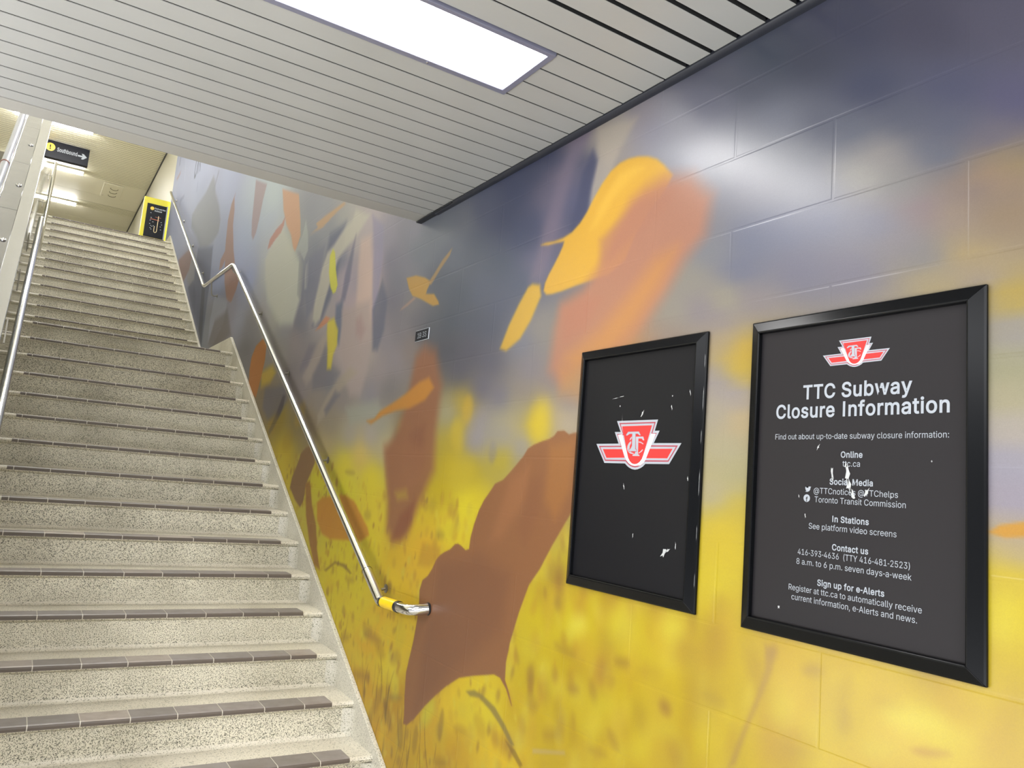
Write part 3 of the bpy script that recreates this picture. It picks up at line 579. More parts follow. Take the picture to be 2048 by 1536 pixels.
MURAL_SHAPES = [  # shapes at the left are lightened too, making up for dimmer light
 (0.037,0.8,(122,112,130),[(2.346,3.026),(2.233,2.993),(2.329,2.883),(2.39,2.72),(2.438,2.57),(2.492,2.46),(2.583,2.477),(2.517,2.65),(2.453,2.819)]),
 (0.0236,0.8,(176,166,153),[(2.203,2.988),(1.978,2.942),(2.062,2.852),(2.12,2.74),(2.168,2.66),(2.217,2.654),(2.222,2.751),(2.191,2.877)]),
 (0.0198,0.85,(75,78,104),[(2.224,2.907),(2.189,2.857),(2.22,2.731),(2.253,2.625),(2.328,2.604),(2.307,2.697),(2.276,2.826)]),
 (0.0498,0.85,(110,115,143),[(5.24,3.301),(4.927,3.313),(4.934,3.124),(4.998,2.929),(5.075,2.804),(5.23,2.652),(5.401,2.675),(5.366,2.888),(5.297,3.094)]),
 (0.0304,0.9,(219,213,196),[(5.251,3.176),(5.126,3.202),(4.936,3.28),(4.802,3.298),(4.756,3.354),(4.488,3.25),(4.674,3.165),(4.884,3.112),(5.004,3.069),(5.103,2.949),(5.183,2.822),(5.243,2.689),(5.343,2.667),(5.414,2.714),(5.411,2.859),(5.363,3.034)]),
 (0.0411,0.8,(230,201,187),[(4.599,3.115),(4.432,3.108),(4.301,2.799),(4.297,2.616),(4.277,2.433),(4.415,2.419),(4.55,2.654),(4.593,2.918)]),
 (0.0249,0.7,(160,154,184),[(4.444,3.238),(4.235,3.122),(4.199,2.9),(4.211,2.662),(4.256,2.549),(4.325,2.803),(4.354,2.995)]),
 (0.0283,0.7,(114,114,144),[(4.756,3.084),(4.702,3.172),(4.721,2.877),(4.773,2.754),(4.851,2.767),(4.828,2.931)]),
 (0.0283,0.7,(98,104,128),[(4.273,2.612),(4.166,2.774),(4.059,2.637),(4.064,2.465),(4.129,2.357),(4.205,2.365)]),
 (0.0343,0.8,(106,118,147),[(4.939,2.748),(4.812,2.761),(4.777,2.59),(4.791,2.461),(4.899,2.507),(4.925,2.644)]),
 (0.0409,0.8,(194,176,171),[(4.809,2.694),(4.331,2.682),(4.245,2.429),(4.25,2.252),(4.326,2.111),(4.492,2.12),(4.608,2.221),(4.742,2.423)]),
 (0.041,0.6,(184,152,153),[(4.531,2.588),(4.454,2.608),(4.359,2.503),(4.408,2.448),(4.502,2.491)]),
 (0.0373,0.7,(195,180,167),[(5.191,2.542),(5.049,2.576),(5.06,2.458),(5.212,2.3),(5.388,2.243),(5.491,2.305),(5.34,2.417)]),
 (0.0392,0.7,(139,130,146),[(5.427,2.534),(5.289,2.518),(5.407,2.388),(5.565,2.347),(5.58,2.385)]),
 (0.0411,0.7,(131,128,140),[(5.072,2.493),(4.937,2.444),(4.923,2.343),(4.714,2.276),(4.872,2.191),(5.228,2.198),(5.267,2.305),(5.141,2.398)]),
 (0.0274,0.7,(189,175,155),[(4.544,2.293),(4.407,2.251),(4.598,2.189),(4.797,2.106),(4.909,2.014),(5.037,1.953),(5.06,2.02),(4.904,2.144),(4.745,2.231)]),
 (0.0277,0.7,(121,116,131),[(4.769,2.162),(4.668,2.131),(4.786,2.074),(4.889,2.013),(4.94,2.048),(4.845,2.109)]),
 (0.0376,0.7,(176,178,163),[(4.554,2.047),(4.051,2.067),(3.958,1.98),(4.13,1.958),(4.436,1.937)]),
 (0.0376,0.8,(129,123,133),[(6.487,2.299),(5.912,2.28),(5.798,2.159),(5.949,2.052),(6.287,2.024),(6.488,2.133)]),
 (0.0183,0.7,(88,79,86),[(5.933,2.204),(5.863,2.193),(5.892,2.107),(6.001,2.015),(6.106,1.941),(6.189,1.903),(6.217,1.935),(6.112,2.019),(6.015,2.112)]),
 (0.0401,0.8,(238,200,62),[(6.662,2.438),(6.341,2.473),(6.209,2.4),(6.351,2.33),(6.616,2.307)]),
 (0.057,0.9,(228,229,214),[(6.578,3.709),(6.229,3.453),(6.054,3.351),(5.916,3.261),(5.785,2.921),(5.906,2.744),(6.264,2.793),(6.767,3.082),(6.945,3.294),(7.039,3.497),(6.913,3.585)]),
 (0.0148,0.8,(194,199,196),[(6.063,3.374),(5.931,3.466),(5.884,3.576),(5.781,3.43),(5.733,3.301),(5.807,3.238),(5.941,3.327)]),
 (0.0182,0.6,(169,172,171),[(5.95,3.349),(5.818,3.201),(5.764,2.995),(5.785,2.921),(5.882,2.976),(5.924,3.182)]),
 (0.0141,0.85,(219,221,208),[(5.738,3.185),(5.689,3.213),(5.64,3.049),(5.638,2.98),(5.702,2.992),(5.733,3.106)]),
 (0.0406,0.7,(134,136,161),[(5.754,3.227),(5.328,3.248),(5.349,2.995),(5.442,2.791),(5.571,2.736),(5.686,2.981)]),
 (0.0162,0.92,(238,182,140),[(6.732,4.077),(6.177,3.871),(6.039,3.616),(5.985,3.475),(6.038,3.409),(6.087,3.367),(6.16,3.416),(6.266,3.546),(6.447,3.676),(6.607,3.851),(6.677,3.983)]),
 (0.0106,0.92,(219,158,142),[(6.516,3.773),(6.528,3.697),(6.596,3.647),(6.769,3.621),(6.913,3.585),(6.998,3.59),(6.953,3.673),(6.765,3.72),(6.603,3.733)]),
 (0.0209,0.9,(189,166,170),[(7.835,4.495),(7.339,4.304),(7.419,4.168),(7.477,3.985),(7.535,3.874),(7.622,3.82),(7.715,3.892),(7.78,4.062),(7.807,4.277)]),
 (0.0148,0.9,(182,139,123),[(8.761,4.637),(8.804,4.585),(8.711,4.415),(8.683,4.237),(8.48,3.91),(8.303,3.709),(8.003,3.513),(8.094,3.404),(8.255,3.3),(8.498,3.367),(8.727,3.599),(8.866,3.881),(8.978,3.818),(9.129,3.813),(9.124,3.935),(8.934,3.999),(8.965,4.139),(9.002,4.376),(8.924,4.543)]),
 (0.01,0.9,(223,179,134),[(5.728,3.417),(5.546,3.431),(5.608,3.478),(5.408,3.484),(5.017,3.481),(4.972,3.458),(5.203,3.437),(5.436,3.404),(5.586,3.414)]),
 (0.0475,0.85,(147,151,158),[(10.356,5.314),(10.204,5.214),(10.043,5.001),(9.686,4.74),(9.456,4.492),(9.475,4.344),(9.777,4.291),(10.176,4.312),(10.63,4.42),(11.024,4.649),(11.584,4.928),(11.701,5.143),(11.329,5.191),(10.761,5.208)]),
 (0.0448,0.8,(105,110,134),[(10.777,4.439),(9.712,4.233),(9.604,3.791),(9.598,3.427),(9.58,3.006),(10.252,3.399),(10.684,3.726),(10.777,4.146)]),
 (0.0288,0.8,(85,88,100),[(10.097,3.82),(9.866,3.747),(9.704,3.321),(9.612,3.009),(9.911,3.227),(10.01,3.552)]),
 (0.0508,0.7,(157,156,157),[(11.301,4.535),(10.893,4.41),(10.746,4.005),(10.955,3.907),(11.326,4.114)]),
 (0.0366,0.85,(151,121,116),[(12.398,4.623),(11.452,4.59),(11.197,4.441),(11.274,4.245),(11.651,4.138),(12.069,4.366)]),
 (0.0402,0.7,(97,101,125),[(11.15,3.976),(10.785,4.013),(10.432,3.75),(10.324,3.409),(10.708,3.663)]),
 (0.0352,0.7,(171,135,126),[(13.981,6.379),(13.566,6.4),(13.565,6.339),(13.833,6.316)]),
 (0.0375,0.7,(186,190,208),[(9.17,3.535),(8.446,3.358),(8.506,3.098),(8.926,2.931),(9.213,2.964),(9.266,3.259)]),
 (0.0482,0.7,(133,124,122),[(8.974,3.218),(8.379,3.24),(8.05,2.934),(8.907,2.901),(9.213,2.964)]),
 (0.0131,0.95,(215,138,60),[(7.048,2.336),(7.094,2.496),(7.079,2.608),(6.968,2.7),(6.755,2.741),(6.61,2.668),(6.598,2.539),(6.657,2.395),(6.741,2.23),(6.872,2.259)]),
 (0.0122,0.95,(238,235,77),[(5.186,3.136),(5.137,3.176),(5.085,3.139),(5.022,3.003),(4.955,2.887),(4.98,2.843),(5.028,2.841),(5.095,2.895),(5.166,3.014)]),
 (0.0232,0.9,(238,219,73),[(5.077,2.659),(4.95,2.661),(4.843,2.566),(4.83,2.466),(4.886,2.406),(4.894,2.314),(4.974,2.321),(5.008,2.452),(5.06,2.577)]),
 (0.0123,0.9,(229,154,114),[(5.316,2.624),(5.214,2.668),(5.121,2.7),(5.032,2.673),(5.074,2.648),(5.19,2.629)]),
 (0.008,0.95,(197,151,65),[(3.823,2.72),(3.702,2.711),(3.587,2.678),(3.51,2.643),(3.548,2.605),(3.555,2.586),(3.461,2.57),(3.402,2.521),(3.393,2.505),(3.459,2.508),(3.546,2.542),(3.623,2.573),(3.72,2.603),(3.775,2.651)]),
 (0.0057,0.85,(176,138,83),[(3.544,2.641),(3.484,2.677),(3.402,2.733),(3.305,2.775),(3.324,2.741),(3.419,2.685),(3.506,2.624)]),
 (0.0063,0.8,(177,146,127),[(3.7,2.594),(3.672,2.582),(3.772,2.557),(3.865,2.544),(3.849,2.558)]),
 (0.014,0.95,(216,171,63),[(2.593,2.448),(2.562,2.457),(2.507,2.443),(2.493,2.396),(2.552,2.308),(2.622,2.24),(2.723,2.201),(2.773,2.217),(2.716,2.31),(2.651,2.389)]),
 (0.0095,0.97,(219,169,62),[(2.522,2.609),(2.487,2.61),(2.432,2.603),(2.373,2.603),(2.316,2.613),(2.269,2.637),(2.231,2.669),(2.194,2.713),(2.152,2.754),(2.105,2.788),(2.057,2.803),(2.009,2.803),(1.962,2.795),(1.91,2.778),(1.865,2.754),(1.829,2.722),(1.786,2.674),(1.817,2.633),(1.884,2.584),(1.952,2.515),(1.996,2.437),(2.085,2.402),(2.183,2.399),(2.272,2.396),(2.353,2.391),(2.418,2.391),(2.456,2.395),(2.478,2.413),(2.472,2.444),(2.449,2.476),(2.42,2.506),(2.391,2.54),(2.369,2.571),(2.364,2.587),(2.417,2.594),(2.472,2.598)]),
 (0.0226,0.6,(232,186,75),[(2.054,2.766),(1.975,2.769),(1.922,2.743),(1.996,2.721),(2.085,2.675),(2.162,2.602),(2.205,2.594),(2.155,2.675)]),
 (0.0468,0.9,(181,125,99),[(1.984,2.646),(1.916,2.671),(1.821,2.682),(1.697,2.647),(1.608,2.557),(1.631,2.438),(1.709,2.377),(1.79,2.28),(1.875,2.196),(1.99,2.109),(2.177,2.084),(2.321,2.031),(2.399,2.094),(2.386,2.246),(2.354,2.345),(2.224,2.373),(2.131,2.447),(2.072,2.543)]),
 (0.0549,0.7,(201,141,77),[(1.845,2.405),(1.756,2.419),(1.815,2.317),(1.924,2.202),(2.043,2.115),(2.235,2.08),(2.302,2.132),(2.106,2.209),(1.982,2.296)]),
 (0.0427,0.6,(180,118,95),[(2.357,2.319),(2.207,2.351),(2.118,2.318),(2.192,2.221),(2.31,2.198)]),
 (0.0469,0.6,(196,138,78),[(2.329,2.097),(2.176,2.075),(2.193,1.969),(2.316,1.994)]),
 (0.0297,0.7,(175,122,99),[(2.141,2.541),(1.937,2.633),(1.771,2.62),(1.812,2.564),(1.976,2.503),(2.129,2.429)]),
 (0.0425,0.375,(168,130,49),[(2.286,1.293),(2.292,1.268),(2.314,1.249),(2.344,1.244),(2.371,1.255),(2.384,1.278),(2.378,1.304),(2.355,1.322),(2.324,1.326),(2.298,1.315)]),
 (0.0236,0.30000000000000004,(169,138,52),[(2.043,1.338),(2.049,1.327),(2.067,1.319),(2.089,1.315),(2.108,1.318),(2.117,1.327),(2.11,1.337),(2.092,1.346),(2.07,1.349),(2.051,1.346)]),
 (0.022,0.41250000000000003,(160,124,60),[(2.122,1.11),(2.14,1.104),(2.173,1.103),(2.209,1.109),(2.234,1.12),(2.237,1.13),(2.218,1.137),(2.185,1.137),(2.149,1.131),(2.126,1.121)]),
 (0.0238,0.375,(165,128,58),[(2.339,1.0),(2.346,0.975),(2.36,0.957),(2.377,0.954),(2.391,0.966),(2.395,0.99),(2.389,1.015),(2.374,1.033),(2.357,1.035),(2.343,1.023)]),
 (0.0211,0.48750000000000004,(149,112,58),[(1.857,1.146),(1.866,1.136),(1.883,1.13),(1.902,1.13),(1.916,1.135),(1.919,1.144),(1.91,1.153),(1.892,1.159),(1.873,1.159),(1.859,1.154)]),
 (0.0212,0.44999999999999996,(148,112,60),[(2.092,1.007),(2.103,0.998),(2.121,0.994),(2.139,0.995),(2.151,1.001),(2.15,1.011),(2.138,1.019),(2.12,1.023),(2.102,1.022),(2.092,1.016)]),
 (0.0188,0.5249999999999999,(147,104,60),[(1.676,1.075),(1.671,1.063),(1.674,1.052),(1.685,1.045),(1.7,1.047),(1.712,1.055),(1.717,1.067),(1.713,1.078),(1.702,1.085),(1.688,1.083)]),
 (0.0293,0.375,(154,112,56),[(2.19,0.844),(2.196,0.831),(2.215,0.819),(2.239,0.812),(2.26,0.812),(2.269,0.821),(2.263,0.834),(2.244,0.847),(2.219,0.854),(2.199,0.853)]),
 (0.0233,0.375,(154,118,58),[(2.314,0.904),(2.317,0.889),(2.329,0.877),(2.346,0.873),(2.361,0.877),(2.368,0.889),(2.365,0.904),(2.352,0.916),(2.335,0.92),(2.321,0.916)]),
 (0.0204,0.30000000000000004,(165,136,60),[(1.474,1.128),(1.486,1.12),(1.507,1.117),(1.531,1.12),(1.546,1.128),(1.548,1.138),(1.535,1.146),(1.513,1.15),(1.49,1.147),(1.475,1.138)]),
 (0.0167,0.375,(154,118,58),[(1.891,0.923),(1.88,0.906),(1.879,0.893),(1.889,0.887),(1.906,0.891),(1.924,0.904),(1.935,0.92),(1.936,0.934),(1.926,0.94),(1.908,0.935)]),
 (0.0173,0.30000000000000004,(160,124,58),[(1.932,0.858),(1.944,0.85),(1.968,0.844),(1.996,0.843),(2.017,0.846),(2.022,0.853),(2.01,0.861),(1.984,0.867),(1.956,0.869),(1.937,0.865)]),
 (0.0243,0.3375,(176,144,49),[(1.484,1.385),(1.487,1.369),(1.499,1.358),(1.514,1.355),(1.527,1.362),(1.533,1.377),(1.529,1.393),(1.517,1.404),(1.502,1.407),(1.489,1.399)]),
 (0.0291,0.26249999999999996,(176,144,49),[(1.579,1.227),(1.59,1.211),(1.608,1.201),(1.626,1.201),(1.637,1.211),(1.637,1.227),(1.626,1.243),(1.608,1.253),(1.59,1.253),(1.579,1.243)]),
 (0.0276,0.45,(191,158,52),[(1.718,1.149),(1.729,1.136),(1.753,1.127),(1.781,1.124),(1.803,1.129),(1.809,1.14),(1.797,1.153),(1.773,1.162),(1.745,1.165),(1.724,1.16)]),
 (0.0406,0.675,(236,226,85),[(2.075,1.216),(2.088,1.196),(2.113,1.183),(2.141,1.18),(2.161,1.191),(2.166,1.21),(2.153,1.23),(2.127,1.243),(2.099,1.245),(2.08,1.234)]),
 (0.0556,0.54,(226,212,67),[(1.837,1.262),(1.845,1.231),(1.873,1.208),(1.91,1.2),(1.942,1.212),(1.957,1.24),(1.948,1.272),(1.919,1.296),(1.882,1.302),(1.85,1.289)]),
 (0.0419,0.54,(230,218,75),[(1.638,1.294),(1.644,1.273),(1.665,1.257),(1.692,1.252),(1.715,1.26),(1.725,1.277),(1.718,1.299),(1.697,1.315),(1.669,1.319),(1.647,1.311)]),
 (0.0358,0.49500000000000005,(226,210,72),[(2.25,1.042),(2.256,1.021),(2.274,1.005),(2.3,0.999),(2.322,1.006),(2.333,1.023),(2.328,1.044),(2.308,1.061),(2.283,1.067),(2.261,1.059)]),
 (0.0344,0.45,(220,203,65),[(2.166,0.983),(2.187,0.97),(2.218,0.964),(2.248,0.968),(2.266,0.98),(2.264,0.995),(2.242,1.008),(2.21,1.013),(2.18,1.009),(2.164,0.997)]),
 (0.0478,0.45,(223,208,65),[(1.905,1.013),(1.915,0.991),(1.944,0.971),(1.982,0.961),(2.015,0.964),(2.03,0.979),(2.02,1.002),(1.989,1.022),(1.95,1.032),(1.919,1.028)]),
 (0.0442,0.405,(224,208,67),[(1.952,0.93),(1.97,0.911),(2.002,0.896),(2.038,0.892),(2.063,0.901),(2.067,0.919),(2.049,0.939),(2.016,0.954),(1.98,0.957),(1.956,0.948)]),
 (0.0431,0.45,(220,203,62),[(2.348,1.088),(2.355,1.062),(2.377,1.043),(2.408,1.036),(2.436,1.045),(2.45,1.067),(2.443,1.093),(2.419,1.113),(2.388,1.119),(2.361,1.11)]),
 (0.0299,0.36000000000000004,(224,207,62),[(1.65,1.017),(1.657,1.002),(1.675,0.989),(1.7,0.982),(1.72,0.984),(1.729,0.994),(1.722,1.009),(1.703,1.022),(1.678,1.029),(1.659,1.027)]),
 (0.0515,0.36000000000000004,(220,202,59),[(1.745,0.935),(1.755,0.911),(1.785,0.888),(1.824,0.876),(1.858,0.878),(1.873,0.895),(1.862,0.92),(1.831,0.943),(1.791,0.955),(1.758,0.952)]),
 (0.0171,0.41250000000000003,(159,128,80),[(1.188,1.282),(1.194,1.273),(1.208,1.266),(1.225,1.263),(1.238,1.266),(1.243,1.274),(1.237,1.283),(1.223,1.29),(1.206,1.292),(1.193,1.289)]),
 (0.0214,0.375,(176,144,50),[(1.11,1.256),(1.118,1.233),(1.13,1.218),(1.142,1.217),(1.15,1.23),(1.149,1.253),(1.141,1.275),(1.128,1.29),(1.116,1.29),(1.109,1.277)]),
 (0.0186,0.375,(165,134,60),[(1.113,1.194),(1.115,1.177),(1.124,1.165),(1.135,1.161),(1.144,1.169),(1.147,1.184),(1.145,1.202),(1.136,1.214),(1.125,1.217),(1.116,1.209)]),
 (0.0103,0.48750000000000004,(168,122,64),[(0.892,1.19),(0.9,1.184),(0.92,1.176),(0.946,1.17),(0.966,1.169),(0.974,1.173),(0.965,1.18),(0.944,1.187),(0.919,1.193),(0.899,1.194)]),
 (0.0173,0.3375,(184,154,49),[(0.985,1.25),(0.995,1.241),(1.014,1.236),(1.037,1.236),(1.054,1.242),(1.059,1.251),(1.049,1.26),(1.029,1.265),(1.006,1.264),(0.99,1.258)]),
 (0.037,0.3375,(176,146,49),[(1.203,1.096),(1.214,1.077),(1.236,1.063),(1.261,1.059),(1.28,1.067),(1.284,1.084),(1.273,1.103),(1.25,1.117),(1.225,1.121),(1.207,1.113)]),
 (0.0187,0.36000000000000004,(192,158,52),[(1.086,1.318),(1.092,1.308),(1.108,1.299),(1.128,1.294),(1.144,1.296),(1.151,1.303),(1.145,1.314),(1.129,1.323),(1.109,1.327),(1.093,1.325)]),
 (0.0219,0.30000000000000004,(188,156,55),[(0.837,1.284),(0.845,1.273),(0.86,1.264),(0.878,1.263),(0.891,1.269),(0.894,1.28),(0.886,1.292),(0.87,1.3),(0.853,1.301),(0.84,1.295)]),
 (0.0307,0.5850000000000001,(221,208,75),[(0.904,1.238),(0.919,1.222),(0.953,1.211),(0.993,1.208),(1.024,1.217),(1.033,1.232),(1.016,1.249),(0.98,1.26),(0.941,1.261),(0.912,1.253)]),
 (0.0273,0.405,(216,200,65),[(1.004,1.164),(1.011,1.149),(1.03,1.135),(1.054,1.127),(1.074,1.129),(1.082,1.14),(1.075,1.156),(1.055,1.17),(1.031,1.177),(1.012,1.175)]),
 (0.0267,0.36000000000000004,(218,203,65),[(0.855,1.229),(0.863,1.214),(0.882,1.199),(0.906,1.192),(0.927,1.194),(0.934,1.205),(0.927,1.221),(0.907,1.235),(0.882,1.242),(0.863,1.24)]),
 (0.036,0.36000000000000004,(212,192,57),[(1.147,1.174),(1.155,1.155),(1.176,1.138),(1.204,1.13),(1.227,1.134),(1.237,1.148),(1.228,1.168),(1.206,1.184),(1.178,1.192),(1.156,1.188)]),
 (0.0329,0.36000000000000004,(218,200,59),[(1.271,1.172),(1.277,1.151),(1.292,1.134),(1.311,1.128),(1.328,1.136),(1.335,1.155),(1.33,1.177),(1.314,1.194),(1.295,1.199),(1.278,1.191)]),
 (0.0274,0.45,(216,200,62),[(0.768,1.472),(0.772,1.444),(0.784,1.425),(0.798,1.422),(0.81,1.437),(0.815,1.464),(0.81,1.493),(0.798,1.512),(0.783,1.514),(0.772,1.499)]),
 (0.0207,0.36000000000000004,(194,162,55),[(0.769,1.308),(0.774,1.296),(0.787,1.286),(0.804,1.282),(0.818,1.284),(0.823,1.294),(0.818,1.306),(0.804,1.316),(0.787,1.321),(0.774,1.318)]),
 (0.0154,0.44999999999999996,(154,116,80),[(1.316,1.293),(1.321,1.282),(1.33,1.274),(1.34,1.274),(1.346,1.28),(1.346,1.292),(1.341,1.304),(1.332,1.311),(1.323,1.312),(1.317,1.305)]),
 (0.0292,0.675,(238,220,55),[(3.844,0.849),(3.85,0.827),(3.875,0.81),(3.912,0.802),(3.945,0.808),(3.962,0.826),(3.956,0.848),(3.93,0.866),(3.893,0.873),(3.86,0.866)]),
 (0.0379,0.63,(238,215,54),[(3.736,0.932),(3.757,0.907),(3.798,0.888),(3.845,0.883),(3.88,0.894),(3.889,0.916),(3.867,0.942),(3.825,0.961),(3.778,0.965),(3.745,0.954)]),
 (0.0537,0.63,(238,211,57),[(3.931,0.759),(3.922,0.725),(3.956,0.692),(4.02,0.673),(4.091,0.675),(4.142,0.699),(4.152,0.735),(4.116,0.768),(4.049,0.787),(3.979,0.783)]),
 (0.058,0.63,(238,215,55),[(3.79,0.727),(3.805,0.698),(3.858,0.67),(3.93,0.654),(3.995,0.655),(4.025,0.675),(4.01,0.706),(3.954,0.734),(3.88,0.75),(3.818,0.747)]),
 (0.0419,0.54,(238,213,57),[(3.565,0.911),(3.588,0.875),(3.634,0.849),(3.685,0.843),(3.722,0.859),(3.729,0.892),(3.705,0.929),(3.657,0.955),(3.607,0.96),(3.572,0.943)]),
 (0.0339,0.54,(223,200,52),[(3.406,0.927),(3.419,0.885),(3.452,0.855),(3.492,0.848),(3.525,0.868),(3.538,0.907),(3.525,0.949),(3.491,0.979),(3.45,0.985),(3.418,0.965)]),
 (0.0431,0.54,(238,206,54),[(4.119,0.988),(4.133,0.967),(4.181,0.948),(4.245,0.937),(4.301,0.94),(4.328,0.955),(4.313,0.977),(4.263,0.996),(4.199,1.006),(4.144,1.003)]),
 (0.0389,0.54,(238,211,54),[(3.799,1.05),(3.806,1.017),(3.839,0.992),(3.887,0.984),(3.932,0.997),(3.956,1.026),(3.949,1.06),(3.915,1.086),(3.866,1.093),(3.822,1.079)]),
 (0.0346,0.54,(235,202,52),[(4.043,0.883),(4.05,0.857),(4.08,0.836),(4.124,0.828),(4.165,0.836),(4.186,0.857),(4.179,0.883),(4.147,0.904),(4.103,0.912),(4.063,0.903)]),
 (0.0272,0.54,(235,202,54),[(3.662,0.696),(3.637,0.667),(3.639,0.642),(3.669,0.631),(3.716,0.637),(3.763,0.66),(3.79,0.69),(3.787,0.716),(3.755,0.726),(3.708,0.719)]),
 (0.0287,0.54,(238,215,66),[(3.488,0.751),(3.499,0.709),(3.527,0.679),(3.561,0.672),(3.59,0.691),(3.601,0.73),(3.59,0.773),(3.561,0.803),(3.526,0.809),(3.498,0.789)]),
 (0.0223,0.54,(238,228,72),[(3.427,0.689),(3.427,0.655),(3.444,0.63),(3.47,0.623),(3.497,0.637),(3.514,0.668),(3.514,0.703),(3.497,0.728),(3.469,0.734),(3.443,0.72)]),
 (0.0365,0.54,(231,195,52),[(3.69,0.524),(3.681,0.496),(3.701,0.469),(3.744,0.454),(3.793,0.455),(3.831,0.474),(3.842,0.503),(3.821,0.531),(3.776,0.546),(3.727,0.543)]),
 (0.0227,0.54,(237,202,54),[(3.512,0.451),(3.529,0.413),(3.556,0.385),(3.584,0.379),(3.601,0.397),(3.601,0.432),(3.584,0.47),(3.556,0.497),(3.529,0.503),(3.512,0.485)]),
 (0.0295,0.54,(220,224,73),[(3.071,0.681),(3.091,0.636),(3.124,0.605),(3.159,0.598),(3.18,0.619),(3.181,0.661),(3.16,0.707),(3.126,0.738),(3.092,0.744),(3.071,0.722)]),
 (0.0326,0.45,(216,188,49),[(2.935,0.622),(2.947,0.584),(2.977,0.555),(3.014,0.545),(3.044,0.559),(3.055,0.592),(3.043,0.63),(3.012,0.659),(2.974,0.668),(2.945,0.654)]),
 (0.0481,0.45,(224,204,50),[(2.724,0.784),(2.726,0.745),(2.758,0.711),(2.81,0.694),(2.862,0.7),(2.894,0.729),(2.892,0.769),(2.857,0.804),(2.804,0.821),(2.753,0.812)]),
 (0.0406,0.45,(228,208,52),[(2.551,0.826),(2.558,0.783),(2.588,0.748),(2.632,0.736),(2.672,0.751),(2.693,0.788),(2.686,0.833),(2.654,0.868),(2.61,0.879),(2.57,0.863)]),
 (0.025,0.44999999999999996,(157,116,66),[(3.676,0.842),(3.709,0.83),(3.772,0.822),(3.844,0.822),(3.897,0.83),(3.908,0.843),(3.872,0.856),(3.806,0.863),(3.735,0.862),(3.686,0.854)]),
 (0.0256,0.375,(161,123,66),[(3.81,0.87),(3.815,0.852),(3.837,0.837),(3.869,0.83),(3.898,0.836),(3.913,0.851),(3.908,0.869),(3.885,0.885),(3.852,0.89),(3.824,0.885)]),
 (0.0319,0.44999999999999996,(154,114,61),[(3.789,0.645),(3.818,0.627),(3.874,0.614),(3.936,0.608),(3.98,0.614),(3.988,0.629),(3.956,0.647),(3.899,0.66),(3.838,0.665),(3.797,0.659)]),
 (0.0213,0.375,(169,132,54),[(4.103,1.075),(4.122,1.065),(4.161,1.058),(4.205,1.057),(4.24,1.061),(4.249,1.071),(4.229,1.081),(4.19,1.088),(4.145,1.089),(4.112,1.084)]),
 (0.0241,0.375,(169,132,50),[(3.639,0.819),(3.62,0.795),(3.625,0.775),(3.651,0.766),(3.69,0.771),(3.726,0.789),(3.746,0.813),(3.741,0.833),(3.713,0.843),(3.674,0.837)]),
 (0.0284,0.375,(157,123,70),[(3.448,0.812),(3.467,0.792),(3.5,0.777),(3.534,0.773),(3.556,0.783),(3.557,0.802),(3.537,0.824),(3.504,0.838),(3.47,0.841),(3.449,0.831)]),
 (0.0194,0.41250000000000003,(145,125,81),[(3.385,0.652),(3.399,0.641),(3.437,0.627),(3.483,0.616),(3.522,0.614),(3.536,0.62),(3.522,0.632),(3.483,0.646),(3.436,0.656),(3.399,0.659)]),
 (0.0206,0.41250000000000003,(151,114,61),[(3.613,0.58),(3.641,0.535),(3.674,0.504),(3.699,0.5),(3.706,0.525),(3.693,0.569),(3.665,0.615),(3.632,0.645),(3.607,0.648),(3.6,0.624)]),
 (0.0169,0.375,(137,104,61),[(3.491,0.552),(3.465,0.515),(3.461,0.488),(3.48,0.481),(3.516,0.497),(3.555,0.529),(3.581,0.567),(3.585,0.595),(3.566,0.602),(3.529,0.586)]),
 (0.0211,0.375,(140,107,63),[(3.7,0.44),(3.726,0.4),(3.758,0.371),(3.785,0.367),(3.794,0.388),(3.784,0.426),(3.757,0.468),(3.725,0.495),(3.699,0.499),(3.69,0.478)]),
 (0.016,0.375,(125,95,56),[(3.339,0.505),(3.335,0.464),(3.344,0.434),(3.363,0.428),(3.384,0.448),(3.4,0.487),(3.404,0.53),(3.395,0.559),(3.375,0.565),(3.354,0.544)]),
 (0.0126,0.375,(134,104,58),[(3.192,0.527),(3.197,0.489),(3.21,0.463),(3.225,0.459),(3.236,0.479),(3.24,0.514),(3.235,0.552),(3.223,0.578),(3.208,0.582),(3.196,0.562)]),
 (0.0117,0.375,(128,98,58),[(2.972,0.652),(2.977,0.612),(2.988,0.584),(3.001,0.581),(3.011,0.603),(3.015,0.642),(3.01,0.683),(2.998,0.71),(2.985,0.713),(2.975,0.691)]),
 (0.023,0.375,(127,96,56),[(2.915,0.519),(2.929,0.504),(2.959,0.49),(2.996,0.481),(3.025,0.482),(3.033,0.491),(3.019,0.506),(2.987,0.521),(2.951,0.529),(2.923,0.528)]),
 (0.0198,0.375,(171,134,45),[(2.783,0.676),(2.8,0.664),(2.831,0.656),(2.862,0.655),(2.883,0.661),(2.884,0.672),(2.866,0.683),(2.835,0.691),(2.804,0.692),(2.784,0.686)]),
 (0.0207,0.375,(184,148,45),[(2.65,0.75),(2.636,0.727),(2.64,0.707),(2.66,0.697),(2.69,0.702),(2.718,0.72),(2.733,0.744),(2.729,0.765),(2.707,0.774),(2.677,0.768)]),
 (0.0301,0.375,(151,116,63),[(3.688,0.351),(3.706,0.32),(3.74,0.295),(3.777,0.286),(3.804,0.297),(3.808,0.324),(3.789,0.356),(3.754,0.381),(3.717,0.389),(3.692,0.378)]),
 (0.0279,0.375,(147,110,63),[(4.102,0.781),(4.109,0.767),(4.135,0.754),(4.171,0.747),(4.203,0.748),(4.217,0.758),(4.21,0.772),(4.183,0.785),(4.147,0.792),(4.116,0.79)]),
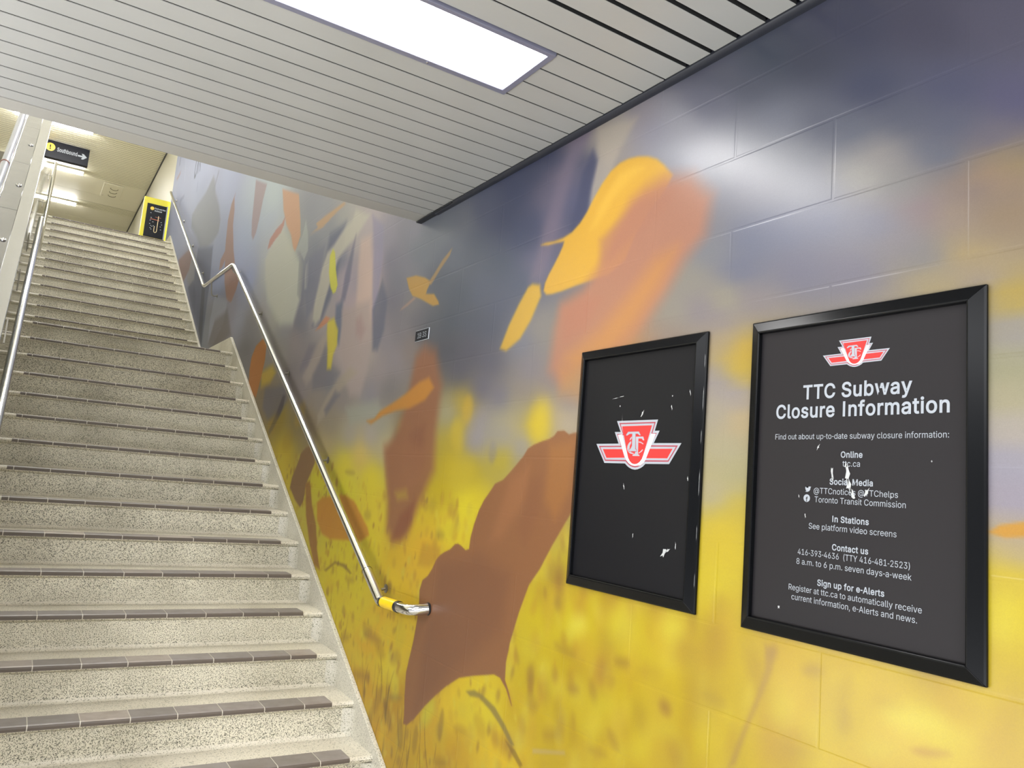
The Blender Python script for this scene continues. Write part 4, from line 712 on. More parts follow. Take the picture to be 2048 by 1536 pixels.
 (0.0253,0.375,(176,140,49),[(3.019,1.542),(3.024,1.521),(3.044,1.507),(3.072,1.505),(3.098,1.516),(3.111,1.536),(3.106,1.557),(3.085,1.571),(3.057,1.572),(3.031,1.561)]),
 (0.0234,0.41250000000000003,(138,122,58),[(3.116,1.415),(3.121,1.403),(3.141,1.394),(3.168,1.391),(3.191,1.396),(3.202,1.407),(3.196,1.419),(3.176,1.429),(3.149,1.431),(3.126,1.426)]),
 (0.0242,0.375,(157,134,74),[(3.974,1.442),(3.978,1.426),(4.0,1.414),(4.031,1.412),(4.058,1.42),(4.072,1.435),(4.067,1.451),(4.045,1.462),(4.014,1.464),(3.987,1.456)]),
 (0.0217,0.375,(176,152,49),[(3.22,1.537),(3.232,1.518),(3.255,1.507),(3.28,1.508),(3.298,1.52),(3.301,1.539),(3.288,1.558),(3.265,1.568),(3.24,1.568),(3.223,1.555)]),
 (0.0192,0.375,(157,136,79),[(4.273,1.655),(4.29,1.647),(4.331,1.644),(4.381,1.646),(4.42,1.653),(4.433,1.662),(4.415,1.67),(4.374,1.673),(4.324,1.671),(4.286,1.664)]),
 (0.0381,0.45,(237,211,57),[(4.28,1.42),(4.285,1.386),(4.318,1.363),(4.367,1.359),(4.413,1.376),(4.439,1.408),(4.434,1.443),(4.4,1.466),(4.35,1.469),(4.305,1.451)]),
 (0.0266,0.45,(228,202,54),[(3.821,1.53),(3.821,1.493),(3.842,1.47),(3.874,1.467),(3.907,1.488),(3.927,1.524),(3.927,1.561),(3.906,1.585),(3.872,1.586),(3.84,1.565)]),
 (0.0356,0.45,(237,206,64),[(4.714,1.671),(4.76,1.662),(4.859,1.663),(4.976,1.676),(5.065,1.696),(5.089,1.714),(5.038,1.724),(4.932,1.722),(4.817,1.708),(4.736,1.689)]),
 (0.0658,0.45,(235,211,63),[(5.637,1.67),(5.684,1.609),(5.771,1.572),(5.867,1.574),(5.935,1.616),(5.948,1.682),(5.898,1.746),(5.808,1.782),(5.712,1.776),(5.649,1.734)]),
 (0.0538,0.375,(184,150,49),[(5.552,1.851),(5.59,1.803),(5.66,1.776),(5.738,1.78),(5.792,1.815),(5.803,1.868),(5.763,1.917),(5.691,1.943),(5.613,1.937),(5.562,1.902)]),
 (0.0411,0.45,(202,164,55),[(5.354,2.022),(5.403,1.974),(5.469,1.948),(5.528,1.955),(5.554,1.992),(5.538,2.046),(5.488,2.094),(5.421,2.119),(5.364,2.111),(5.339,2.074)]),
 (0.0476,0.375,(183,145,50),[(6.013,1.968),(6.069,1.919),(6.147,1.893),(6.217,1.899),(6.253,1.937),(6.238,1.992),(6.179,2.042),(6.1,2.067),(6.032,2.059),(5.998,2.021)]),
 (0.0575,0.45,(233,206,57),[(4.565,1.106),(4.574,1.064),(4.626,1.031),(4.702,1.021),(4.774,1.038),(4.814,1.075),(4.803,1.119),(4.748,1.152),(4.671,1.161),(4.601,1.143)]),
 (0.0464,0.45,(228,193,52),[(4.381,1.016),(4.393,0.995),(4.437,0.976),(4.498,0.967),(4.552,0.971),(4.578,0.988),(4.565,1.01),(4.519,1.029),(4.458,1.038),(4.405,1.033)]),
 (0.0653,0.45,(220,196,59),[(2.907,1.68),(2.93,1.631),(2.988,1.6),(3.061,1.6),(3.122,1.632),(3.145,1.684),(3.12,1.736),(3.058,1.766),(2.984,1.763),(2.928,1.73)]),
 (0.0557,0.45,(224,200,49),[(2.735,1.58),(2.761,1.546),(2.814,1.525),(2.875,1.527),(2.921,1.551),(2.932,1.589),(2.903,1.625),(2.848,1.644),(2.788,1.641),(2.745,1.616)]),
 (0.0353,0.45,(220,204,52),[(3.005,1.446),(3.013,1.421),(3.041,1.403),(3.081,1.399),(3.116,1.411),(3.134,1.435),(3.127,1.462),(3.097,1.48),(3.057,1.483),(3.022,1.47)]),
 (0.0363,0.54,(216,188,60),[(3.014,1.857),(3.018,1.813),(3.045,1.786),(3.086,1.786),(3.124,1.814),(3.146,1.859),(3.142,1.904),(3.113,1.932),(3.073,1.93),(3.035,1.902)]),
 (0.052,0.63,(226,200,60),[(2.372,1.882),(2.385,1.835),(2.416,1.807),(2.453,1.809),(2.483,1.841),(2.493,1.892),(2.479,1.94),(2.447,1.967),(2.409,1.963),(2.381,1.931)]),
 (0.0254,0.54,(214,176,62),[(2.962,1.963),(2.971,1.926),(2.995,1.904),(3.023,1.906),(3.046,1.932),(3.054,1.972),(3.044,2.01),(3.02,2.032),(2.992,2.029),(2.97,2.003)]),
 (0.0441,0.54,(210,192,108),[(3.562,1.89),(3.571,1.861),(3.609,1.843),(3.661,1.844),(3.708,1.863),(3.733,1.894),(3.723,1.924),(3.684,1.941),(3.631,1.94),(3.585,1.92)]),
 (0.0183,0.375,(135,128,154),[(2.73,1.78),(2.738,1.754),(2.754,1.738),(2.773,1.739),(2.789,1.756),(2.795,1.783),(2.788,1.809),(2.771,1.825),(2.751,1.824),(2.736,1.807)]),
 (0.0493,0.375,(160,154,168),[(2.858,1.842),(2.887,1.816),(2.937,1.805),(2.991,1.813),(3.027,1.838),(3.031,1.87),(3.0,1.897),(2.948,1.907),(2.896,1.898),(2.862,1.873)]),
 (0.0514,0.375,(160,156,168),[(2.633,1.822),(2.657,1.795),(2.694,1.782),(2.732,1.787),(2.755,1.811),(2.754,1.842),(2.729,1.87),(2.69,1.883),(2.653,1.876),(2.631,1.853)]),
 (0.0533,0.92,(158,106,76),[(3.602,2.269),(3.508,2.316),(3.378,2.276),(3.278,2.097),(3.297,1.885),(3.278,1.698),(3.401,1.529),(3.51,1.367),(3.661,1.328),(3.75,1.382),(3.783,1.583),(3.872,1.777),(3.739,1.894),(3.664,2.021),(3.634,2.148)]),
 (0.0448,0.5,(141,90,68),[(3.592,1.866),(3.42,1.912),(3.405,1.719),(3.505,1.668),(3.598,1.74)]),
 (0.0462,0.8,(165,113,79),[(3.895,1.816),(3.574,1.84),(3.393,1.791),(3.416,1.647),(3.622,1.541),(3.783,1.557)]),
 (0.0298,0.7,(146,88,63),[(3.605,1.468),(3.45,1.55),(3.468,1.43),(3.575,1.344),(3.682,1.338)]),
 (0.0306,0.6,(203,176,65),[(3.692,1.575),(3.563,1.593),(3.537,1.557),(3.652,1.539)]),
 (0.0164,0.95,(208,143,61),[(4.181,1.954),(4.073,1.962),(3.999,2.003),(3.809,2.046),(3.661,2.085),(3.535,2.128),(3.426,2.145),(3.361,2.091),(3.447,2.035),(3.612,2.003),(3.796,1.995),(3.957,1.974),(4.109,1.935)]),
 (0.012,0.95,(157,119,80),[(5.31,1.77),(5.224,1.804),(5.142,1.814),(5.053,1.798),(5.0,1.706),(5.058,1.64),(5.134,1.562),(5.148,1.456),(5.203,1.404),(5.331,1.446),(5.479,1.525),(5.46,1.595),(5.379,1.683)]),
 (0.0145,0.9,(215,147,54),[(4.871,1.456),(4.779,1.495),(4.393,1.527),(4.242,1.501),(4.004,1.373),(3.973,1.336),(4.076,1.294),(4.316,1.276),(4.562,1.258),(4.713,1.274),(4.834,1.349)]),
 (0.0165,0.85,(169,116,63),[(5.145,1.562),(5.061,1.591),(4.963,1.435),(4.842,1.318),(4.771,1.171),(4.677,1.062),(4.795,1.078),(4.944,1.215),(5.06,1.364)]),
 (0.02,0.6,(194,146,49),[(3.326,1.361),(3.148,1.357),(3.137,1.304),(3.236,1.259),(3.356,1.255)]),
 (0.0044,1,(155,106,71),[(2.18,1.856),(2.22,1.853),(2.243,1.848),(2.275,1.863),(2.315,1.862),(2.335,1.844),(2.365,1.833),(2.407,1.826),(2.462,1.813),(2.501,1.798),(2.531,1.767),(2.57,1.738),(2.616,1.704),(2.663,1.673),(2.722,1.656),(2.749,1.629),(2.798,1.586),(2.832,1.543),(2.863,1.483),(2.883,1.426),(2.887,1.379),(2.916,1.371),(2.953,1.384),(2.986,1.391),(3.012,1.386),(3.053,1.359),(3.101,1.343),(3.141,1.325),(3.175,1.299),(3.206,1.256),(3.243,1.22),(3.29,1.196),(3.311,1.148),(3.304,1.093),(3.307,1.015),(3.324,0.923),(3.348,0.841),(3.369,0.77),(3.362,0.672),(3.348,0.589),(3.349,0.55),(3.308,0.557),(3.245,0.601),(3.152,0.681),(3.06,0.75),(2.976,0.807),(2.877,0.863),(2.771,0.896),(2.67,0.923),(2.613,0.939),(2.569,0.937),(2.522,0.909),(2.48,0.863),(2.473,0.861),(2.5,0.902),(2.533,0.938),(2.536,1.0),(2.519,1.076),(2.475,1.192),(2.423,1.299),(2.361,1.364),(2.295,1.456),(2.242,1.521),(2.189,1.586),(2.153,1.622)]),
 (0.0325,0.5,(184,126,69),[(2.356,1.811),(2.206,1.828),(2.214,1.653),(2.29,1.544),(2.362,1.61)]),
 (0.0369,0.5,(178,122,82),[(2.611,1.674),(2.478,1.735),(2.493,1.603),(2.649,1.439),(2.724,1.431)]),
 (0.0581,0.55,(134,90,66),[(3.132,1.283),(2.793,1.365),(2.556,1.317),(2.596,1.106),(2.954,0.857),(3.243,0.639),(3.225,0.9)]),
 (0.0347,0.4,(143,95,69),[(2.47,1.679),(2.39,1.7),(2.389,1.572),(2.47,1.438),(2.529,1.488)]),
 (0.0047,0.9,(201,145,50),[(0.823,1.631),(0.8,1.648),(0.746,1.66),(0.746,1.63),(0.79,1.624)]),
 (0.0096,0.7,(176,142,75),[(1.355,1.306),(1.324,1.3),(1.329,1.251),(1.364,1.171),(1.399,1.09),(1.434,0.995),(1.458,0.98),(1.422,1.071),(1.379,1.167),(1.352,1.246)]),
 (0.0076,0.75,(139,122,76),[(2.812,0.827),(2.75,0.848),(2.684,0.846),(2.587,0.826),(2.509,0.785),(2.44,0.736),(2.459,0.727),(2.543,0.775),(2.621,0.808),(2.708,0.829),(2.777,0.818)]),
 (0.0058,0.6,(125,96,48),[(2.501,0.735),(2.432,0.722),(2.378,0.689),(2.392,0.674),(2.456,0.706)]),
 (0.0064,0.6,(196,172,132),[(2.325,0.76),(2.141,0.809),(2.139,0.797),(2.323,0.744)]),
 (0.0094,0.6,(134,104,61),[(4.607,1.071),(4.439,1.144),(4.276,1.147),(4.164,1.112),(4.184,1.104),(4.302,1.127),(4.433,1.128),(4.569,1.068)]),
]
MURAL_LINES = [
 (0.0271,0.8,(67,72,91),[(12.003,6.055),(12.01,5.956),(12.014,5.88),(11.976,5.798),(11.892,5.788),(11.833,5.839),(11.826,5.936),(11.808,5.991)]),
 (0.0227,0.75,(82,87,107),[(11.771,5.964),(11.744,5.872),(11.715,5.786)]),
 (0.0261,0.75,(80,86,111),[(11.639,5.906),(11.57,5.831),(11.557,5.774)]),
 (0.0286,0.7,(91,97,119),[(13.825,6.703),(13.846,6.656),(13.832,6.59)]),
 (0.0148,0.7,(121,131,160),[(11.579,5.594),(11.574,5.518),(11.574,5.466)]),
 (0.0338,0.75,(146,150,167),[(10.026,5.258),(10.095,5.181),(10.186,5.089)]),
 (0.0324,0.5,(122,129,155),[(12.779,5.726),(13.117,5.764),(13.092,5.674)]),
 (0.022,0.45,(192,200,228),[(13.155,6.456),(13.079,6.297),(12.988,6.059)]),
]
BOARD_TEXT = [
 ('TTC Subway', 1, 1.257, 0.975, 1.92),
 ('Closure Information', 1, 1.337, 0.893, 1.874),
 ('Find out about up-to-date subway closure information:', 0, 1.337, 0.894, 1.82),
 ('Online', 1, 1.147, 1.091, 1.776),
 ('ttc.ca', 0, 1.142, 1.097, 1.755),
 ('Social Media', 1, 1.175, 1.064, 1.712),
 ('@TTCnotices @TTChelps', 0, 1.218, 1.004, 1.689),
 ('Toronto Transit Commission', 0, 1.215, 0.986, 1.668),
 ('In Stations', 1, 1.165, 1.072, 1.625),
 ('See platform video screens', 0, 1.229, 1.006, 1.604),
 ('Contact us', 1, 1.164, 1.072, 1.56),
 ('416-393-4636  (TTY 416-481-2523)', 0, 1.258, 0.975, 1.54),
 ('8 a.m. to 6 p.m. seven days-a-week', 0, 1.261, 0.971, 1.517),
 ('Sign up for e-Alerts', 1, 1.201, 1.032, 1.474),
 ('Register at ttc.ca to automatically receive', 0, 1.281, 0.948, 1.453),
 ('current information, e-Alerts and news.', 0, 1.272, 0.958, 1.431),
]
EMBLEM = {
 'outline': [(-0.2496,0.1958),(0.2369,0.1932),(0.2069,0.1069),(0.2609,0.1071),(0.2033,0.0121),(0.5,0.0104),(0.3834,-0.1459),(0.1213,-0.1484),(0.0994,-0.1666),(0.0711,-0.1811),(0.0362,-0.1918),(0.0035,-0.1958),(-0.0334,-0.1914),(-0.0682,-0.18),(-0.0975,-0.1643),(-0.1176,-0.1491),(-0.3784,-0.1491),(-0.5,0.0097),(-0.2121,0.0103),(-0.2701,0.1063),(-0.1956,0.105)],
 'wing_l': [(-0.4085,-0.0344),(-0.1632,-0.0342),(-0.1251,-0.1033),(-0.3541,-0.1064)],
 'wing_r': [(0.1609,-0.032),(0.4125,-0.0311),(0.361,-0.103),(0.1263,-0.1047)],
 'stripe_l': [(-0.2254,0.0807),(-0.1714,0.085),(-0.1506,0.0328),(-0.0889,-0.0906),(-0.0604,-0.1311),(-0.0312,-0.1489),(-0.0033,-0.1537),(-0.0022,-0.1665),(-0.0392,-0.1612),(-0.0712,-0.1475),(-0.1015,-0.1214),(-0.1267,-0.0869)],
 'stripe_r': [(0.1684,0.085),(0.2202,0.0841),(0.1241,-0.1127),(0.103,-0.1407),(0.0664,-0.1613),(-0.0022,-0.1665),(-0.0033,-0.1537),(0.0265,-0.15),(0.0551,-0.1355),(0.0798,-0.1112),(0.0949,-0.0811)],
 'shield': [(-0.1796,0.1506),(0.1744,0.1505),(0.0931,-0.0811),(0.0798,-0.1112),(0.0551,-0.1355),(0.0264,-0.1487),(-0.0035,-0.1525),(-0.0312,-0.1481),(-0.0604,-0.1311),(-0.0848,-0.1008)],
 't1': [(-0.1008,0.1037),(0.028,0.1034),(0.0514,0.0755),(0.0415,0.0724),(0.0173,0.0874),(-0.01,0.0878),(-0.0031,-0.0353),(0.0124,-0.0393),(0.0134,-0.0507),(-0.0771,-0.0509),(-0.0765,-0.0374),(-0.0601,-0.0342),(-0.044,-0.0089),(-0.0486,0.0884),(-0.0806,0.0873),(-0.1117,0.0737),(-0.1234,0.078)],
 't2': [(-0.0079,0.0642),(0.0823,0.0638),(0.0966,0.0348),(0.0831,0.0333),(0.0657,0.0487),(0.0268,0.0491),(0.0329,-0.0735),(0.0516,-0.0814),(0.051,-0.0887),(-0.0306,-0.0885),(-0.0315,-0.0788),(-0.0077,-0.0718),(0.005,-0.0454),(-0.0035,0.0495)],
 'c1': [(-0.0569,0.0648),(-0.0487,0.063),(-0.0554,0.0484),(-0.0668,0.0383),(-0.0771,0.0363),(-0.0722,0.0506)],
 'c2': [(-0.06,0.0321),(-0.086,0.0117),(-0.0996,-0.0087),(-0.1004,-0.0334),(-0.0892,-0.0538),(-0.0599,-0.07),(-0.0197,-0.0739),(-0.0142,-0.0678),(-0.0485,-0.0598),(-0.0703,-0.0374),(-0.0717,-0.0088),(-0.0554,0.0157)],
 'c3': [(0.0227,0.0273),(0.056,0.0239),(0.0888,0.0088),(0.0847,0.002),(0.0568,0.015),(0.0235,0.0184)],
 'c4': [(0.0791,-0.0364),(0.0894,-0.0388),(0.0719,-0.0553),(0.0403,-0.0695),(0.0339,-0.0647),(0.0597,-0.0525)],
}

def build_mural_wall():
    ys = np.concatenate([np.linspace(-4, .55, 60, endpoint=False), np.arange(.55, 4.2, .0045), np.arange(4.2, 8.2, .009), np.linspace(8.2, 14.28, 420)])
    zs = np.concatenate([np.linspace(0, .28, 8, endpoint=False), np.arange(.28, 3.05, .0055), np.linspace(3.05, ZU, 300)])
    ny, nz = len(ys), len(zs)
    def warp(y, z):
        d = np.maximum(y, .3) + 1.1
        return np.log(d) * .62, (z - 1.64) / d
    pts = np.array(MURAL_POINTS, float)
    py, pz = pts[:, 0], pts[:, 1]
    v8 = pts[:, 2:] / 255
    pc = np.where(v8 <= .04045, v8 / 12.92, ((v8 + .055) / 1.055) ** 2.4) ** .4545
    pu, pv = warp(py, pz)
    # base colour on a coarse grid, then stretched over the fine one
    ci = np.unique(np.concatenate([np.arange(0, ny, 6), [ny - 1]]))
    cj = np.unique(np.concatenate([np.arange(0, nz, 6), [nz - 1]]))
    U, V = warp(ys[ci][:, None] + 0 * zs[cj][None, :], zs[cj][None, :] + 0 * ys[ci][:, None])
    num = np.zeros((len(ci), len(cj), 3))
    den = np.zeros((len(ci), len(cj)))
    for u, v, c in zip(pu, pv, pc):
        d2 = (U - u) ** 2 + (V - v) ** 2
        w = 1 / (d2 + .00022) ** 1.9
        num += w[..., None] * c
        den += w
    base = num / den[..., None]
    tmp = np.empty((ny, len(cj), 3))
    for k in range(3):
        for j in range(len(cj)):
            tmp[:, j, k] = np.interp(np.arange(ny), ci, base[:, j, k])
    img = np.empty((ny, nz, 3))
    for k in range(3):
        for i in range(ny):
            img[i, :, k] = np.interp(np.arange(nz), cj, tmp[i, :, k])
    rng = np.random.default_rng(11)
    def window(y0, y1, z0, z1):
        a, b = np.searchsorted(ys, [y0, y1])
        c, d = np.searchsorted(zs, [z0, z1])
        return slice(a, b), slice(c, d)
    def blend(sy, sz, a, col):
        img[sy, sz] = img[sy, sz] * (1 - a[..., None]) + np.array(col) * a[..., None]
    # fallen leaves out of focus: soft dabs, finer towards the stairs
    tones = [(lin(h)) for h in ('dcc84e', 'dfc63e', 'cfa836', 'a87a3a', 'dcbe40', 'c4963a', '8f6a44', 'e6d252', 'dbb83a')]
    tones = [tuple(c ** .4545 for c in t) for t in tones]
    def horizon(y):
        return np.interp(y, [0, 1.2, 2.2, 3.2, 4.5, 6.5], [1.34, 1.42, 1.56, 1.62, 1.66, 2.1])
    for k in range(4600):
        y = .3 + 6.2 * rng.random() ** 1.1
        z = rng.uniform(.2, 1.75)
        if z > horizon(y) - .08 * rng.random():
            continue
        near = np.interp(y, [.5, 1.8, 2.6, 3.4, 6], [2.3, 1.5, .66, .5, .42])
        a = (.018 + .045 * rng.random()) * near
        b = a * rng.uniform(.4, .9)
        th = rng.uniform(-.5, .5) + math.pi / 2
        sy, sz = window(y - 2.4 * a, y + 2.4 * a, z - 2.4 * a, z + 2.4 * a)
        dy, dz = ys[sy][:, None] - y, zs[sz][None, :] - z
        p = (dy * math.cos(th) + dz * math.sin(th)) / a
        q = (-dy * math.sin(th) + dz * math.cos(th)) / b
        r = np.sqrt(p * p + q * q)
        t = tones[rng.integers(len(tones))]
        m = np.clip((1.5 - r) / np.interp(y, [.5, 2, 3.2, 6], [1.5, 1.4, 1.15, 1.0]), 0, 1)
        m = m * m * (3 - 2 * m) * rng.uniform(.1, np.interp(y, [.5, 1.8, 2.6, 6], [.16, .24, .6, .7]))
        blend(sy, sz, m, t)
    # thin grass stalks near the stairs
    for k in range(110):
        y = rng.uniform(2.3, 4.6)
        z = rng.uniform(.3, .3 + .55 * (y - 1.9) / 2.4)
        ln, th, w = rng.uniform(.08, .28), rng.uniform(-.35, .35), rng.uniform(.002, .005)
        sy, sz = window(y - ln, y + ln, z - ln, z + ln)
        dy, dz = ys[sy][:, None] - y, zs[sz][None, :] - z
        p = dy * math.sin(th) + dz * math.cos(th)
        q = dy * math.cos(th) - dz * math.sin(th) + 1.5 * p * p * rng.uniform(-1, 1)
        m = np.clip(1.6 - np.abs(q) / w, 0, 1) * np.clip((ln / 2 - np.abs(p)) * 30, 0, 1) * rng.uniform(.25, .6)
        blend(sy, sz, m, tuple(c ** .4545 for c in lin('7a5c34')))
    def shape(soft, alpha, h, poly):
        P = np.array(poly)
        m = soft * 2 + .01
        sy, sz = window(P[:, 0].min() - m, P[:, 0].max() + m, P[:, 1].min() - m, P[:, 1].max() + m)
        Y, Z = ys[sy][:, None], zs[sz][None, :]
        ins = np.zeros((Y.shape[0], Z.shape[1]), bool)
        dist = np.full(ins.shape, 1e9)
        n = len(P)
        for i in range(n):
            (y0, z0), (y1, z1) = P[i], P[(i + 1) % n]
            if z0 != z1:
                c = ((z0 > Z) != (z1 > Z)) & (Y < (y1 - y0) * (Z - z0) / (z1 - z0) + y0)
                ins ^= c
            ey, ez = y1 - y0, z1 - z0
            t = np.clip(((Y - y0) * ey + (Z - z0) * ez) / max(ey * ey + ez * ez, 1e-9), 0, 1)
            dist = np.minimum(dist, np.hypot(Y - y0 - t * ey, Z - z0 - t * ez))
        s = np.where(ins, dist, -dist)
        a = np.clip(.5 + s / (2 * soft), 0, 1)
        a = a * a * (3 - 2 * a) * alpha
        blend(sy, sz, a, tuple(c ** .4545 for c in lin8(h)))
    for s in MURAL_SHAPES:
        shape(*s)
    for soft, alpha, h, pts in MURAL_LINES:
        P = np.array(pts)
        m = soft * 3 + .02
        sy, sz = window(P[:, 0].min() - m, P[:, 0].max() + m, P[:, 1].min() - m, P[:, 1].max() + m)
        Y, Z = ys[sy][:, None], zs[sz][None, :]
        dist = np.full((Y.shape[0], Z.shape[1]), 1e9)
        for (y0, z0), (y1, z1) in zip(P[:-1], P[1:]):
            ey, ez = y1 - y0, z1 - z0
            t = np.clip(((Y - y0) * ey + (Z - z0) * ez) / max(ey * ey + ez * ez, 1e-9), 0, 1)
            dist = np.minimum(dist, np.hypot(Y - y0 - t * ey, Z - z0 - t * ez))
        a = np.clip(1.5 - dist / soft, 0, 1) * alpha
        blend(sy, sz, a, tuple(c ** .4545 for c in lin8(h)))
    rgb = np.clip(img, 0, 1) ** 2.2 * MURAL_GAIN
    col = np.ones((ny * nz, 4), np.float32)
    col[:, :3] = rgb.reshape(-1, 3)
    co = np.empty((ny, nz, 3), np.float32)
    co[..., 0] = XR
    co[..., 1] = ys[:, None]
    co[..., 2] = zs[None, :]
    idx = np.arange(ny * nz).reshape(ny, nz)
    q = np.stack([idx[:-1, :-1], idx[:-1, 1:], idx[1:, 1:], idx[1:, :-1]], -1).reshape(-1, 4)
    me = bpy.data.meshes.new('wall_right')
    me.vertices.add(ny * nz)
    me.vertices.foreach_set('co', co.ravel())
    me.loops.add(q.size)
    me.loops.foreach_set('vertex_index', q.ravel().astype(np.int32))
    me.polygons.add(len(q))
    me.polygons.foreach_set('loop_start', (np.arange(len(q)) * 4).astype(np.int32))
    at = me.color_attributes.new('print', 'FLOAT_COLOR', 'POINT')
    at.data.foreach_set('color', col.ravel())
    me.update(calc_edges=True)
    m = mat('printed_mural_on_block_wall', 'ffffff', .30, 0, .36)
    a = N(m, 'ShaderNodeAttribute', attribute_name='print')
    g = N(m, 'ShaderNodeNewGeometry')
    sp = N(m, 'ShaderNodeSeparateXYZ')
    L(m, g.outputs['Position'], sp.inputs[0])
    # the print is satin low down the wall and matt higher up the stairs
    mr = N(m, 'ShaderNodeMapRange')
    for k_, v_ in enumerate((2.2, 4.6, .29, .62)):
        mr.inputs[k_ + 1].default_value = v_
    L(m, sp.outputs[1], mr.inputs[0])
    L(m, mr.outputs[0], bsdf(m).inputs['Roughness'])
    cb = N(m, 'ShaderNodeCombineXYZ')
    L(m, sp.outputs[1], cb.inputs[0])
    L(m, sp.outputs[2], cb.inputs[1])
    mp = N(m, 'ShaderNodeMapping')
    mp.inputs['Location'].default_value = (.124, -.005, 0)
    L(m, cb.outputs[0], mp.inputs[0])
    br = N(m, 'ShaderNodeTexBrick')
    br.offset = .5
    br.inputs['Scale'].default_value = 1
    br.inputs['Brick Width'].default_value = .66
    br.inputs['Row Height'].default_value = .22
    br.inputs['Mortar Size'].default_value = .006
    br.inputs['Mortar Smooth'].default_value = .7
    br.inputs['Color1'].default_value = (1, 1, 1, 1)
    br.inputs['Color2'].default_value = (1, 1, 1, 1)
    br.inputs['Mortar'].default_value = (0, 0, 0, 1)
    L(m, mp.outputs[0], br.inputs['Vector'])
    n = noise(m, 260, 2)
    n2 = noise(m, 9, 4)
    hsum = N(m, 'ShaderNodeMath', operation='MULTIPLY_ADD')
    L(m, n.outputs[0], hsum.inputs[0])
    hsum.inputs[1].default_value = .25
    L(m, br.outputs['Color'], hsum.inputs[2])
    h2 = N(m, 'ShaderNodeMath', operation='MULTIPLY_ADD')
    L(m, n2.outputs[0], h2.inputs[0])
    h2.inputs[1].default_value = .9
    L(m, hsum.outputs[0], h2.inputs[2])
    bump(m, h2.outputs[0], .0006, .55)
    gr = noise(m, 420, 1)
    k = ramp(m, gr.outputs[0], [(.3, (.93, .93, .93)), (.7, (1.0, 1.0, 1.0))])
    c = mixc(m, 1.0, a.outputs['Color'], k.outputs[0], 'MULTIPLY')
    L(m, c, bsdf(m).inputs['Base Color'])
    me.materials.append(m)
    o = bpy.data.objects.new('wall_right', me)
    COL.objects.link(o)
    struct(o, 'painted block wall printed with blurred autumn leaves, grey trunks and yellow ground')
MURAL_GAIN = .53
build_mural_wall()

# ------------------------------------------------------------------ the rest of the shell
b = MB()
b.box(-1.6, XR + .1, -1.6, 3.335, -.1, 0)
struct(b.build('floor', M_floor))
b = MB()
b.box(-4, 1.9, 13.62, 24, ZF - .3, ZF)
struct(b.build('floor', M_floor), 'upper hall floor at the top of the stairs')
b = MB()
b.box(1.66, 1.76, 14.281, 24, ZF, ZU)
struct(b.build('wall_right_hall', M_beige), 'beige wall of the upper hall beyond the mural')
b = MB()
b.box(-4, 1.66, 24, 24.1, ZF, ZU)
struct(b.build('wall_back', M_beige), 'beige end wall of the upper hall')
b = MB()
b.box(-4.1, -4, 3.66, 24, 0, ZU)
struct(b.build('wall_left', M_beige), 'plain wall beyond the escalator')
b = MB()
b.box(-4.1, -4, -6, 3.659, 0, ZC)  # added unseen wall, dark so the board frames reflect less brightness
struct(b.build('wall_left_low', mat('dark_screen_wall', '4b4b4d', .6)), 'added dark wall on the unseen left, dimming reflections in the boards')
b = MB()
b.box(-4, XR, -6.1, -6, 0, ZC)  # unseen wall added behind the camera, dark to cut reflections
struct(b.build('wall_front', mat('dark_screen_wall', '4b4b4d', .6)), 'added dark wall behind the viewer, dimming reflections in the boards')
b = MB()
b.box(-4, XR, 3.66, 3.71, ZC + .06, ZU)
struct(b.build('wall_bulkhead', M_plain), 'wall above the end of the low ceiling')

# polished wall between the stairs and the escalator
prof = [(3.0, 0), (3.0, deck_z(3.0) - .05)]
prof += [(y, deck_z(y) - .045) for y in (3.5, 5.0, 6.5, 7.5)]
prof += [(8.3, 4.24), (9.06, 4.53), (9.6, 4.74), (11.2, 5.14), (13.42, 5.75), (13.42, ZF - .4), (13.3, ZF - .4)]
for n in range(30, 16, -2):
    prof.append((step_y(n) + .3, RISE * n - .55))
prof += [(9.4, 2.3), (7.9, 2.3)]
for n in range(15, 3, -2):
    prof.append((step_y(n) + .3, max(0, RISE * n - .55)))
prof += [(4.3, 0)]
b = MB()
b.prism(prof, XL - .05, XL)
struct(b.build('wall_stair_left', M_polish), 'polished grey wall between the stairs and the escalator')

# low ceiling: linear metal slats
EDGES = [1.499, 1.603, 1.707, 1.817, 1.922, 2.029, 2.132, 2.238, 2.345, 2.454, 2.552, 2.654, 2.758, 2.866, 2.968, 3.078, 3.178, 3.289, 3.39, 3.496, 3.588]
PITCH = .1045
while EDGES[0] > -1.5:
    EDGES.insert(0, EDGES[0] - PITCH)
PANELS = []                      # recessed lights: (x0, x1, y0, y1)
for k in range(0, 2):
    i = EDGES.index(1.922) - k * 24
    PANELS.append((.035, 1.258, EDGES[i], EDGES[i + 3]))
def panel_at(i):
    for p in PANELS:
        if p[2] - .001 <= EDGES[i] < p[3] - .001:
            return p
b = MB()
for i in range(len(EDGES) - 1):
    y0, y1 = EDGES[i], EDGES[i + 1]
    near = y1 < 1.9
    g = .017 if near else .0055
    spans = [(-1.7, 1.617)]
    p = panel_at(i)
    if p:
        spans = [(-1.7, p[0] - .004), (p[1] + .004, 1.617)]
    for x0, x1 in spans:
        b.prism([(y0 + g, ZC + .012), (y0 + g, ZC + .002), (y0 + g + .001, ZC), (y1 - .001, ZC), (y1, ZC + .002), (y1, ZC + .012)], x0, x1)
        # dark strips over the folded edges so the joint reads as shaded
        b.box(x0, x1, y0 + g - .0006, y0 + g + .0002, ZC + .0012, ZC + .03, 1)
        if not near:
            # the flange along the far side of each joint
            b.box(x0, x1, y0 + g + .0003, y0 + .0195, ZC - .0012, ZC + .001)
b.box(-1.7, XR - .001, -1.5, 3.588, ZC + .055, ZC + .06, 1)
